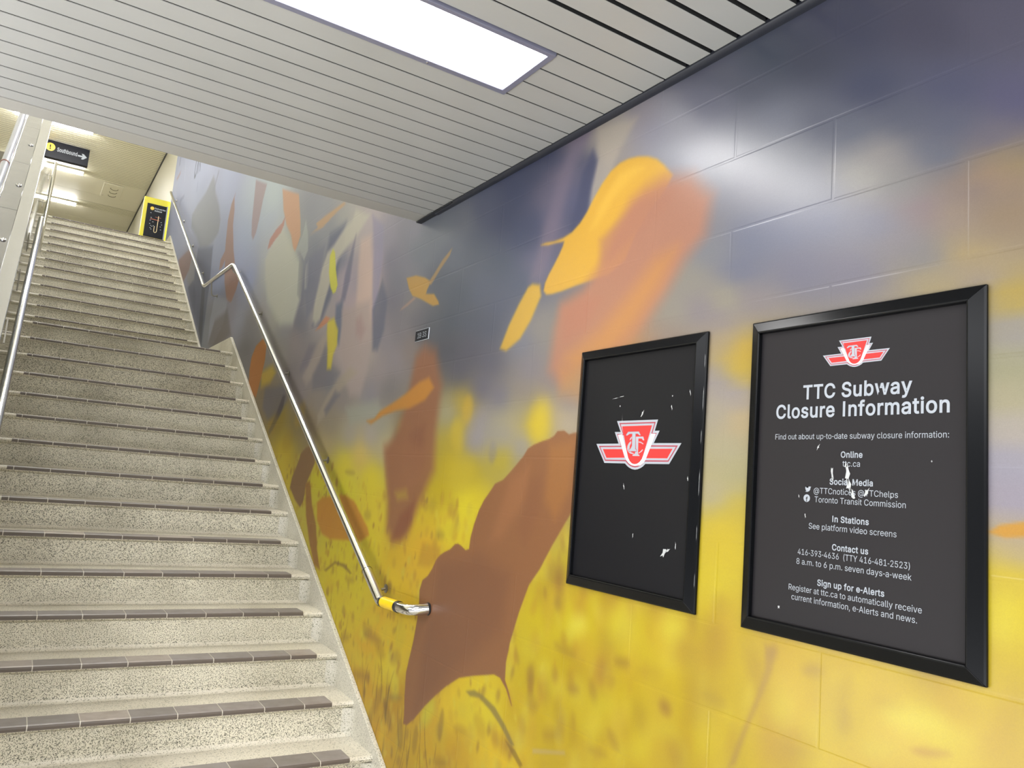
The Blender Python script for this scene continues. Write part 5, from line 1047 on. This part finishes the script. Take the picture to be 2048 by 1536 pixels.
struct(b.build('ceiling', [M_slat, M_dark]), 'low ceiling of grey metal slats')
b = MB()
b.box(-4, 1.628, 3.598, 3.713, ZC - .0005, ZC + .06)
struct(b.build('trim_1', mat('grey_edge_strip', '8d8b85', .45), bevel=.001), 'flat metal strip closing the end of the slat ceiling')
b = MB()
b.prism_y([(1.624, ZC + .012), (1.618, ZC + .004), (1.617, ZC - .006), (1.622, ZC - .013), (1.632, ZC - .016), (1.6435, ZC - .016), (1.6435, ZC + .012)], -4, 3.50)
struct(b.build('trim_2', M_trim, smooth=True), 'dark trim where the low ceiling meets the mural')
b = MB()
b.prism_y([(1.612, ZC - .0065), (1.612, ZC - .012), (1.6435, ZC - .012), (1.6435, ZC - .0065)], 3.30, 3.70)
struct(b.build('trim_3', M_black), 'end piece of the dark trim')

# high ceiling
b = MB()
def slat_row(ya, yb):
    y = ya
    while y < yb - .02:
        b.box(-4, 1.655, y + .022, min(y + .1035, yb), ZU - .003, ZU)
        y += .1035
slat_row(3.72, 18.72)
slat_row(20.60, 21.12)
for y0, y1 in ((18.73, 19.86), (19.87, 20.59), (21.13, 22.2), (22.21, 23.1), (23.11, 24)):
    b.box(-4, 1.655, y0, y1, ZU - .004, ZU, 1)
b.box(-4, 1.659, 3.71, 24, ZU + .0005, ZU + .03, 2)
struct(b.build('ceiling', [M_slat_warm, M_panel_warm, mat('brown_shadow_gap', '6b6452', .8)]), 'high cream ceiling over the stairs and hall')
b = MB()
b.box(1.6355, 1.6595, 14.285, 24, ZU - .022, ZU - .012)
struct(b.build('trim_4', M_black), 'black line where the high ceiling meets the beige wall')

# ------------------------------------------------------------------ lights of the place
def panel_light(x0, x1, y0, y1, label):
    t = thing('ceiling_light', label, 'ceiling light', ((x0 + x1) / 2, (y0 + y1) / 2, ZC), 'recessed lights of the low ceiling')
    f = MB()
    w = .022
    f.box(x0, x1, y0 + .004, y0 + w, ZC - .010, ZC + .03)
    f.box(x0, x1, y1 - w, y1 + .004, ZC - .010, ZC + .03)
    f.box(x0, x0 + w, y0 + w, y1 - w, ZC - .010, ZC + .03)
    f.box(x1 - w, x1, y0 + w, y1 - w, ZC - .010, ZC + .03)
    f.build('light_frame', M_lframe, t, bevel=.002)
    d = MB()
    d.box(x0 + w, x1 - w, y0 + w, y1 - w, ZC - .002, ZC + .006)
    d.build('diffuser', M_light, t)
    for q in (.25, .75):
        s = MB()
        s.lathe([(.004, 0), (.004, .002), (.002, .003)], (x0 + (x1 - x0) * q, y1 - w / 2, ZC - .010), (0, 0, -1), 10)
        s.build('screw', M_chrome, t, True)
    return t
labels = ['bright white recessed light panel in the grey slat ceiling above the mural',
          'recessed light panel in the slat ceiling behind the viewer']
for p, l in zip(PANELS, labels):
    panel_light(*p, l)

def tube_light(y, label, x0=-.85, x1=.37):
    t = thing('tube_light', label, 'ceiling light', (0, y, ZU), 'tube lights of the high ceiling')
    h = MB()
    h.box(x0 - .02, x1 + .03, y - .075, y + .075, ZU - .035, ZU - .0125)
    h.build('housing', M_slat_warm, t, bevel=.004)
    d = MB()
    n = 10
    prof = [(y + .06 * math.cos(math.pi * k / n), ZU - .0355 - .055 * math.sin(math.pi * k / n)) for k in range(n + 1)]
    d.prism(prof, x0, x1)
    d.build('diffuser', M_tubelight if y > 12 else M_tubefill, t, True)
    e = MB()
    e.prism([(a, c) for a, c in prof], x1, x1 + .018)
    e.build('end_cap', M_slat_warm, t)
    return t
for k, (y, l) in enumerate([(20.93, 'white tube light on the high ceiling, farthest one, above the top steps'),
                            (18.45, 'white tube light directly below the black southbound sign'),
                            (15.93, 'tube light mostly hidden by the edge of the low ceiling'),
                            (13.4, 'tube light above the upper flight, hidden by the low ceiling'),
                            (10.9, 'added unseen tube light over the start of the upper flight'),
                            (8.4, 'added unseen tube light over the landing'),
                            (5.9, 'added unseen tube light over the lower flight')]):
    if y < 12:  # added out-of-view tubes to brighten the stairs, kept clear of the deck
        tube_light(y, l, .15, 1.37)
    else:
        tube_light(y, l)

# ------------------------------------------------------------------ staircase
stairs = thing('staircase', 'speckled grey terrazzo staircase with brown nosing tiles climbing beside the mural', 'staircase', (.75, 3.31, 0))
for n in range(1, 31):
    y0, z1 = step_y(n), RISE * n
    z0 = z1 - RISE
    y1 = step_y(n + 1) if n < 30 else 13.70
    b = MB()
    c = []
    for k in range(5):           # cove at the foot of the riser
        a = math.pi / 2 * k / 4
        c.append((y0 - .028 + .028 * math.sin(a), z0 + .028 - .028 * math.cos(a)))
    prof = [(y0 + .028, z0 + .0005), (y0 - .028, z0 + .0005)] + c[1:] + [(y0 + .001, z1 - .034), (y0 - .014, z1 - .026), (y0 - .019, z1 - .014), (y0 - .015, z1 - .004), (y0 - .006, z1)]
    prof += [(y1 + .026, z1), (y1 + .026, z0 + .0005)]
    nn = len(prof)
    b.prism(prof, XL + .003, 1.6195, 0)
    # tread face and cove take the paler mix
    s = b.build('step', [M_riser, M_tread], stairs)
    me = s.data
    for p in me.polygons:
        nz = p.normal.z
        if nz > .3:
            p.material_index = 1
    # nosing tiles: a strip let into the edge, one mesh with its grout
    t = MB()
    xa, xb = -.035, 1.505
    nose = [(y0 - .021, z1 - .019), (y0 - .022, z1 - .008), (y0 - .017, z1 - .0005), (y0 - .008, z1 + .0025), (y0 + .105, z1 + .0025), (y0 + .105, z1 - .019)]
    x = math.floor(xa / .195) * .195
    while x < xb - .001:
        q0, q1 = max(x + .0022, xa), min(x + .195 - .0022, xb)
        if q1 - q0 > .01:
            t.prism(nose, q0, q1, 0)
        x += .195
    t.prism([(a + (.0014 if a < y0 else -.0005), c - .0012) for a, c in nose], xa + .001, xb - .001, 1)
    nt = t.build('nosing_tiles', [M_tile, M_grout, M_lip], s)
    for p in nt.data.polygons:
        if p.material_index == 0 and p.normal.y < -.6:
            p.material_index = 2
    # coved corner where riser, tread and skirting meet
    k = MB()
    R = .05
    col = []
    for i in range(5):
        a = math.pi / 2 * i / 4
        col.append((1.6195 - R + R * math.sin(a), y0 - R + R * math.cos(a)))
    vs, fs = [], []
    top = z1 - .034
    for (px, py) in col:
        vs += [(px, py, z0 + .0006), (px, py, top)]
    vs += [(1.6195, y0, z0 + .0006), (1.6195, y0, top)]
    m_ = len(col)
    for i in range(m_ - 1):
        fs.append((2 * i, 2 * i + 2, 2 * i + 3, 2 * i + 1))
    fs.append(tuple([2 * i + 1 for i in range(m_)] + [2 * m_ + 1]))
    k.add(vs, fs)
    k.build('corner_cove', M_skirt, s, True)
b = MB()
top = [(3.31, .226), (7.945, 2.897), (9.45, 2.897), (13.62, 5.289), (14.279, 5.289)]
bot = [(14.279, 5.1), (13.3, 4.95), (9.43, 2.6), (7.8, 2.6), (3.6, 0.02), (3.2, .0), (3.2, .16)]
b.prism(top + bot, 1.6195, XR - .0005)
b.build('skirting', M_skirt, stairs, bevel=.004)
b = MB()
b.prism([(3.31, .20), (7.945, 2.87), (9.45, 2.87), (13.42, 5.147), (13.42, 5.0), (9.43, 2.6), (7.8, 2.6), (3.6, .02), (3.31, 0)], XL + .0005, XL + .0028)
b.build('skirting', M_skirt, stairs)

# ------------------------------------------------------------------ right handrail on the mural wall
hr = thing('handrail', 'stainless steel handrail with a yellow band fixed along the mural wall', 'handrail', (1.56, 3.5, 1.1))
XH = 1.56
b = MB()
path = round_path([(XH, 3.548, 1.062), (XH, 7.93, 3.625), (XH, 9.42, 3.66), (XH, 13.70, 6.035)], .10, 6)
b.tube(path, .0215, 20)
b.build('rail', M_chrome, hr, True)
b = MB()
d = Vector((0, 4.382, 2.563)).normalized()
p0 = Vector((XH, 3.535, 1.056))
b.tube([p0, p0 + d * .02, p0 + d * .24], [.024, .0255, .0255], 20)
b.build('sleeve', M_chrome, hr, True)
b = MB()
b.tube([p0 + d * .24, p0 + d * .243], .0262, 20)
b.build('sleeve_joint', M_black, hr, True)
b = MB()
b.tube(round_path([(XH, 3.548, 1.062), (XH, 3.222, 1.072), (1.6405, 3.204, 1.082)], .075, 8), .0245, 20)
b.build('return_bend', M_chrome, hr, True)
b = MB()
b.tube([(XH, 3.505, 1.0634), (XH, 3.352, 1.0681)], .0262, 20)
b.build('yellow_band', M_yellow, hr, True)['label'] = 'yellow band'
for ya, yb in ((3.523, 3.505), (3.352, 3.328)):
    b = MB()
    b.tube([(XH, ya, 1.062 + .031 * (3.548 - ya)), (XH, yb, 1.062 + .031 * (3.548 - yb))], .0268, 20)
    b.build('black_ring', M_black, hr, True)['label'] = 'black ring'
b = MB()
b.lathe([(.028, 0), (.028, .003), (.0265, .004)], (1.6430, 3.204, 1.082), (-1, 0, 0))
b.build('wall_flange', M_black, hr, True)
for (y, z, yr, zr) in [(3.681, 1.10, 3.665, 1.125), (4.752, 1.725, 4.70, 1.735), (5.841, 2.362, 5.80, 2.378), (6.9, 2.98, 6.87, 3.004), (8.0, 3.56, 8.0, 3.62), (9.03, 3.50, 9.0, 3.65), (10.1, 3.97, 10.1, 4.035), (11.193, 4.567, 11.19, 4.64), (12.367, 5.215, 12.36, 5.29), (13.55, 5.87, 13.53, 5.94)]:
    b = MB()
    b.lathe([(.022, 0), (.022, .003), (.012, .006)], (1.6430, y, z), (-1, 0, 0), 16)
    b.tube(round_path([(1.640, y, z), (1.585, y, z - .012), (XH, yr, zr - .018)], .03, 4), .007, 10)
    b.build('bracket', M_dull, hr, True)

# ------------------------------------------------------------------ left handrail
hl = thing('handrail', 'stainless steel handrail on the left side of the stairs, beside the escalator', 'handrail', (-.095, 3.5, 1.1))
XHL = -.098
def rail_l(y):
    return 2.72 + .5724 * (y - YL) + .90
b = MB()
b.tube(round_path([(XHL, 3.3, rail_l(3.3)), (XHL, 7.80, rail_l(7.80)), (XHL, 9.30, 3.66), (XHL, 13.1, 5.86)], .10, 6), .0225, 20)
b.build('rail', M_chrome, hl, True)
for y in (4.0, 4.8, 5.60, 6.43, 7.24, 9.9, 11.2, 12.5):
    z = (rail_l(y) if y < 7.8 else 3.66 + .579 * (y - 9.30))
    b = MB()
    b.box(XL, XL + .004, y - .02, y + .02, z - .12, z + .03)
    b.tube(round_path([(XL + .003, y, z - .05), (XHL - .005, y, z - .05), (XHL, y, z - .018)], .02, 4), .006, 10)
    b.build('bracket', M_dull, hl, True)

# ------------------------------------------------------------------ escalator at the left
es = thing('escalator', 'escalator with a stainless steel outer deck at the left of the stairs', 'escalator', (-.9, 5, 0))
def ribbon(name, x0, x1, m, up=0.0, y0=3.0, y1=10.5, th=.04, bev=.0):
    b = MB()
    ys = [y0] + [y for y in () if y0 < y < y1] + [y1]
    tp = [(y, deck_z(y) + up) for y in ys]
    b.prism(tp + [(y, z - th) for y, z in tp[::-1]], x0, x1)
    return b.build(name, m, es, bevel=bev)
for ya, yb in ((3.0, 6.548), (6.553, 7.486), (7.490, 8.44), (8.444, 10.5)):
    ribbon('deck_panel', -.358, -.2375, M_deck, 0, ya, yb)
ribbon('deck_edge', -.2345, XL - .0005, M_steel, .0008, bev=.002)
ribbon('inner_lip', -.372, -.3605, M_steel, .006, bev=.002)
sl = Vector((0, 1, .68992)).normalized()
nrm = Vector((0, -.68992, 1)).normalized()
y = 3.2
while y < 10.4:
    b = MB()
    c = Vector((-.270, y, deck_z(y))) if y < 11.5 else Vector((-.27, y, 6.15))
    b.lathe([(.020, -.001), (.0205, .004), (.018, .008), (.013, .0095), (.012, .006), (.006, .005), (.005, .008), (.001, .009)], c, nrm, 20)
    b.build('deck_knob', M_chrome, es, True)
    y += .951
b = MB()
def hrz(y):
    return deck_z(y) + .006
b.tube([(-.402, 3.0, hrz(3.0)), (-.402, 10.5, hrz(10.5))], .029, 20)
b.build('moving_handrail', M_tube_grey, es, True)
b = MB()
c = Vector((-.402, 7.37, hrz(7.37)))
b.tube([c - sl * .013, c - sl * .010, c + sl * .010, c + sl * .013], [.0295, .033, .033, .0295], 24)
b.build('handrail_band', M_rust, es, True)['label'] = 'red brown band'
b = MB()
tp = [(3.0, deck_z(3.0)), (10.5, deck_z(10.5))]
b.prism([(y, z - .03) for y, z in tp] + [(y, z - .55) for y, z in tp[::-1]], -.418, -.380)
b.build('balustrade_panel', M_steel, es)
b = MB()
b.prism([(y, z - .042) for y, z in tp] + [(y, z - .9) for y, z in tp[::-1]], -.225, -.2085)
b.build('side_cladding', M_steel, es)
for k in range(24):
    y0 = 3.0 + k * .40
    z0 = deck_z(y0) - .95
    if z0 < .02:
        continue
    if z0 > 5.0:
        break
    b = MB()
    b.prism([(y0, z0), (y0 + .40, z0), (y0 + .40, z0 - .1), (y0, max(z0 - .36, .005))], -1.42, -.425)
    b.build('escalator_step', M_dull, es)

# ------------------------------------------------------------------ the two black boards
def board_frame(t, y0, y1, z0, z1):
    """y0 is the far (left) side, y1 the near side"""
    # section: wall edge, outer rise, ridge, inner drop
    w = .034
    sec = [(0, .0015), (0, .009), (.004, .012), (w - .004, .0235), (w, .0225), (w + .0015, .010), (w + .0015, .0015)]
    cs = [(y0, z1, -1, -1), (y1, z1, 1, -1), (y1, z0, 1, 1), (y0, z0, -1, 1)]
    names = 4
    for i in range(names):
        a, c = cs[i], cs[(i + 1) % 4]
        vs = []
        for (yy, zz, sy, sz) in (a, c):
            for d, h in sec:
                vs.append((XR - h, yy + sy * d, zz + sz * d))
        n = len(sec)
        fs = [(k, (k + 1) % n, n + (k + 1) % n, n + k) for k in range(n)]
        fs += [tuple(range(n - 1, -1, -1)), tuple(range(n, 2 * n))]
        b = MB()
        b.add(vs, fs)
        o = b.build('frame_side', M_frame, t)
        bm = bmesh.new()
        bm.from_mesh(o.data)
        bmesh.ops.recalc_face_normals(bm, faces=bm.faces)
        bm.to_mesh(o.data)
        bm.free()
        bv = o.modifiers.new('bevel', 'BEVEL')
        bv.width = .0012
        bv.segments = 2
        bv.limit_method = 'ANGLE'

def wall_place(y0, z0, k=1.0, off=.0):
    """local (u to the right, v up) on the mural wall"""
    return lambda u, v: (XR - off, y0 - u * k, z0 + v * k)

def emblem(t, yc, zc, width, off):
    def lay(mb, pts, h, mi):
        V, F = poly_xy(pts)
        P = wall_place(yc, zc, width, off + h)
        vs = [P(u, v) for u, v, _ in V]
        fix = []
        for f in F:
            a, c, e = (Vector(vs[i]) for i in f)
            fix.append(f if (c - a).cross(e - a).x < 0 else f[::-1])
        mb.add(vs, fix, mi)
    b = MB()
    o = EMBLEM['outline']
    lay(b, o, 0, 0)
    lay(b, inset(o, .0175), .00015, 1)
    lay(b, inset(o, .0275), .0003, 0)
    for k in ('wing_l', 'wing_r'):
        lay(b, EMBLEM[k], .00045, 2)
    for k in ('stripe_l', 'stripe_r'):
        lay(b, EMBLEM[k], .0005, 3)
    lay(b, EMBLEM['shield'], .0006, 2)
    for k in ('c1', 'c2', 'c3', 'c4'):
        lay(b, EMBLEM[k], .00075, 0)
    lay(b, inset(EMBLEM['t2'], -.004), .00085, 2)
    lay(b, EMBLEM['t2'], .0009, 0)
    lay(b, inset(EMBLEM['t1'], -.004), .001, 1)
    lay(b, EMBLEM['t1'], .0011, 0)
    e = b.build('emblem', [M_white, M_darkred, M_red, M_white2], t)
    e['label'] = 'red and white winged shield emblem'

def scuffs(t, name, lst, off, m=M_chip):
    for (y, z, w, h, a) in lst:
        b = MB()
        ca, sa = math.cos(a), math.sin(a)
        q = []
        for i in range(9):
            th = 2 * math.pi * i / 9
            r = 1 + .45 * math.sin(i * 2.7 + y * 90)
            u, v = w / 2 * math.cos(th) * r, h / 2 * math.sin(th) * r
            q.append((y - (u * ca - v * sa), z + u * sa + v * ca))
        cyc = (sum(p[0] for p in q) / 9, sum(p[1] for p in q) / 9)
        vs = [(XR - off, *cyc)] + [(XR - off, *p) for p in q]
        b.add(vs, [(0, 1 + i, 1 + (i + 1) % 9) for i in range(9)])
        b.build(name, m, t)

small = thing('notice_board', 'black framed board showing only a red winged emblem, the narrower one nearer the stairs', 'notice board', (XR, 1.89, 1.3))
board_frame(small, 2.188, 1.590, 1.338, 2.137)
b = MB()
b.box(XR - .0105, XR - .0015, 1.622, 2.156, 1.370, 2.105)
b.build('board_panel', M_board, small)
emblem(small, 1.8713, 1.8087, .3975, .0108)
scuffs(small, 'scratch', [(1.850, 1.906, .006, .022, -.5), (1.917, 1.6765, .004, .018, .3), (1.861, 1.529, .003, .014, 0), (1.721, 1.492, .014, .03, -.6), (1.706, 1.50, .02, .006, .5),
                            (1.675, 1.516, .003, .02, 0), (1.7206, 1.92, .004, .016, .3), (1.647, 1.9607, .003, .018, .3), (1.985, 1.962, .03, .0016, .1), (1.955, 1.966, .022, .0018, .1),
                            (1.96, 1.935, .004, .006, 0), (1.72, 1.955, .005, .005, 0), (1.945, 1.85, .0018, .10, 0), (1.64, 1.71, .004, .012, .2)], .0109)
scuffs(small, 'worn_edge', [(1.5935, 2.05, .001, .04, 0), (1.593, 1.94, .0012, .07, 0), (1.594, 1.83, .001, .04, 0), (1.593, 1.70, .0013, .07, 0), (1.5935, 1.56, .001, .04, 0), (1.593, 1.43, .001, .04, 0)], .0125)

big = thing('notice_board', 'black framed board with white closure information text, the wider one at the right', 'notice board', (XR, 1.12, 1.3))
board_frame(big, 1.427, .820, 1.336, 2.137)
b = MB()
b.box(XR - .0105, XR - .0015, .852, 1.395, 1.368, 2.105)
b.build('board_panel', M_board2, big)
emblem(big, 1.1162, 2.0235, .1745, .0108)
for i, (s, bd, yl, yr, zb) in enumerate(BOARD_TEXT):
    b = MB()
    text_into(b, s, lambda u, v: (XR - .0112, -u, v), -yl, -yr, zb, .0338 if i < 2 else .0137, bd)
    b.build('text_line', M_white, big)['label'] = 'white line of text reading ' + s.replace(':', '')
# the two small round marks before the social media lines
def disc(mb, y, z, r, n=24, off=.0112, mi=0):
    vs = [(XR - off, y, z)] + [(XR - off, y - r * math.cos(2 * math.pi * k / n), z + r * math.sin(2 * math.pi * k / n)) for k in range(n)]
    mb.add(vs, [(0, 1 + k, 1 + (k + 1) % n) for k in range(n)], mi)
b = MB()
disc(b, 1.2372, 1.6763, .0092)
b.build('round_icon', M_white, big)
bird = [(-1, -.62), (-.55, -.72), (-.1, -.72), (.45, -.5), (.75, -.05), (.82, .4), (1, .62), (.8, .6), (.95, .82), (.66, .7), (.45, .8), (.2, .72), (.08, .45), (.1, .3), (-.35, .38), (-.8, .7), (-.88, .35), (-.7, .08), (-.85, .1), (-.75, -.15), (-.5, -.3), (-.62, -.33), (-.4, -.5)]
V, F = poly_xy(bird)
b = MB()
b.add([(XR - .0112, 1.2347 - u * .0088, 1.698 + v * .0088) for u, v, _ in V], F)
b.build('bird_icon', M_white, big)
b = MB()
V, F = text_shape('f', True)
b.add([(XR - .0114, 1.2372 + .0025 - u * .021, 1.6685 + v * .021) for u, v in V], F)
b.build('letter_cutout', M_board2, big)
scuffs(big, 'torn_paper', [(1.1685, 1.738, .006, .03, .1), (1.1675, 1.724, .006, .009, 0), (1.128, 1.738, .010, .042, .05), (1.1245, 1.713, .011, .03, .2), (1.114, 1.692, .008, .026, .35),
                               (1.079, 1.697, .008, .02, -.5), (1.119, 1.699, .005, .014, .2), (1.1325, 1.757, .006, .014, 0)], .0116)
scuffs(big, 'scratch', [(1.209, 1.8006, .004, .014, -.5), (1.3083, 1.4064, .006, .007, 0), (1.24, 1.634, .003, .011, .2), (.93, 1.77, .003, .004, 0), (1.26, 1.68, .002, .008, .2), (1.02, 1.69, .003, .004, 0)], .0113)

# ------------------------------------------------------------------ small location plate
pl = thing('location_plate', 'tiny black plate with white letters 1B 3S on the mural', 'sign', (XR, 3.546, 2.37))
b = MB()
b.box(XR - .0035, XR - .0005, 3.471, 3.624, 2.3435, 2.4)
b.build('plate_edge', M_white2, pl)
b = MB()
b.box(XR - .0042, XR - .0034, 3.473, 3.6235, 2.3445, 2.3985)
b.build('plate_face', M_signblk, pl)
b = MB()
text_into(b, '1B 3S', lambda u, v: (XR - .0046, -u, v), -3.598, -3.496, 2.358, .027, False)
b.build('lettering', M_white, pl)

# ------------------------------------------------------------------ hanging sign in the upper hall
sg = thing('direction_sign', 'black sign reading Southbound with a white arrow, fixed under the high ceiling', 'sign', (0, 17, ZU))
YS = 17.0
b = MB()
b.box(-.62, .393, YS, YS + .12, 7.19, ZU - .0125)
b.build('sign_box', M_signblk, sg, bevel=.004)
def facing(y):
    return lambda u, v: (u, y, v)
b = MB()
text_into(b, 'Southbound', facing(YS - .003), -.147, .192, 7.341, .075, True)
b.build('lettering', M_white, sg)
b = MB()
A = [(.205, 7.375), (.285, 7.375), (.265, 7.415), (.30, 7.415), (.362, 7.36), (.30, 7.305), (.265, 7.305), (.285, 7.345), (.205, 7.345)]
V, F = poly_xy(A)
b.add([(u, YS - .003, v) for u, v, _ in V], F)
b.build('arrow', M_white, sg)
b = MB()
b.lathe([(.078, 0), (.078, .002)], (-.262, YS - .0005, 7.395), (0, -1, 0), 28)
b.build('line_disc', M_gold, sg)['label'] = 'yellow disc with the number 1'
b = MB()
text_into(b, '1', facing(YS - .0045), -.278, -.246, 7.35, .09, True)
b.build('line_number', M_signblk, sg)

# ------------------------------------------------------------------ yellow map stand
mp_ = thing('map_stand', 'yellow framed stand with a black transit map beside the top steps', 'map stand', (1.44, 14.36, ZF))
YM = 14.31
b = MB()
b.box(1.236, 1.648, YM, YM + .11, 5.315, 6.062)
b.build('case', M_yellow2, mp_, bevel=.006)
b = MB()
b.box(1.28, 1.60, YM + .01, YM + .10, ZF + .0005, 5.314)
b.build('pedestal', M_yellow2, mp_)
b = MB()
b.box(1.292, 1.612, YM - .004, YM - .0005, 5.372, 5.955)
b.build('map_panel', M_map_blk, mp_)
b = MB()
b.box(1.6, 1.617, YM - .008, YM - .0045, 5.36, 5.965)
b.build('map_edge_strip', M_white, mp_)
for s, l, r, zz in (('Finch and then', 1.415, 1.585, 5.872), ('Southbound', 1.415, 1.53, 5.832)):
    b = MB()
    text_into(b, s, facing(YM - .006), l, r, zz, .024, True)
    b.build('text_line', M_white2, mp_)
for x, z in ((1.355, 5.79), (1.37, 5.71), (1.405, 5.64), (1.36, 5.60), (1.38, 5.57), (1.375, 5.53), (1.40, 5.56), (1.53, 5.58), (1.545, 5.62), (1.535, 5.66), (1.54, 5.53), (1.39, 5.51), (1.36, 5.66), (1.42, 5.575)):
    b = MB()
    b.box(x, x + .016, YM - .0065, YM - .0045, z, z + .007)
    b.build('map_mark', M_white2, mp_)
b = MB()
b.lathe([(.030, 0), (.030, .002)], (1.375, YM - .0045, 5.875), (0, -1, 0), 20)
b.build('line_disc', M_gold, mp_)
b = MB()
b.tube([(1.49, YM - .006, 5.76), (1.49, YM - .006, 5.50), (1.483, YM - .006, 5.475), (1.465, YM - .006, 5.465), (1.45, YM - .006, 5.475), (1.445, YM - .006, 5.50), (1.445, YM - .006, 5.575)], .006, 8)
b.build('map_line', M_line_pale, mp_)
b = MB()
b.tube([(1.365, YM - .007, 5.69), (1.51, YM - .007, 5.685)], .005, 8)
b.tube([(1.44, YM - .007, 5.735), (1.53, YM - .007, 5.735)], .003, 8)
b.build('map_line', M_line_red, mp_)

# ------------------------------------------------------------------ vent panel in the high ceiling
vp = thing('vent_panel', 'square cream panel with three curved slots set in the high ceiling', 'ceiling panel', (1, 19.3, ZU))
b = MB()
b.box(.795, 1.195, 18.78, 19.84, ZU - .030, ZU - .0125)
b.build('panel', M_panel_warm, vp, bevel=.006)
for k in range(3):
    b = MB()
    yy = 19.05 + k * .27
    pts = [(1.02 + .075 * math.cos(a) , yy + .10 * math.sin(a), ZU - .034) for a in np.linspace(-.2, math.pi + .2, 12)]
    b.tube(pts, .006, 8)
    b.build('slot_louvre', mat('slot_shadow', '6f6852', .6), vp)
b = MB()
for y_ in (18.9, 19.7):
    b.lathe([(.010, 0), (.010, .003)], (.84, y_, ZU - .030), (0, 0, -1), 10)
b.build('screw', M_dull, vp)
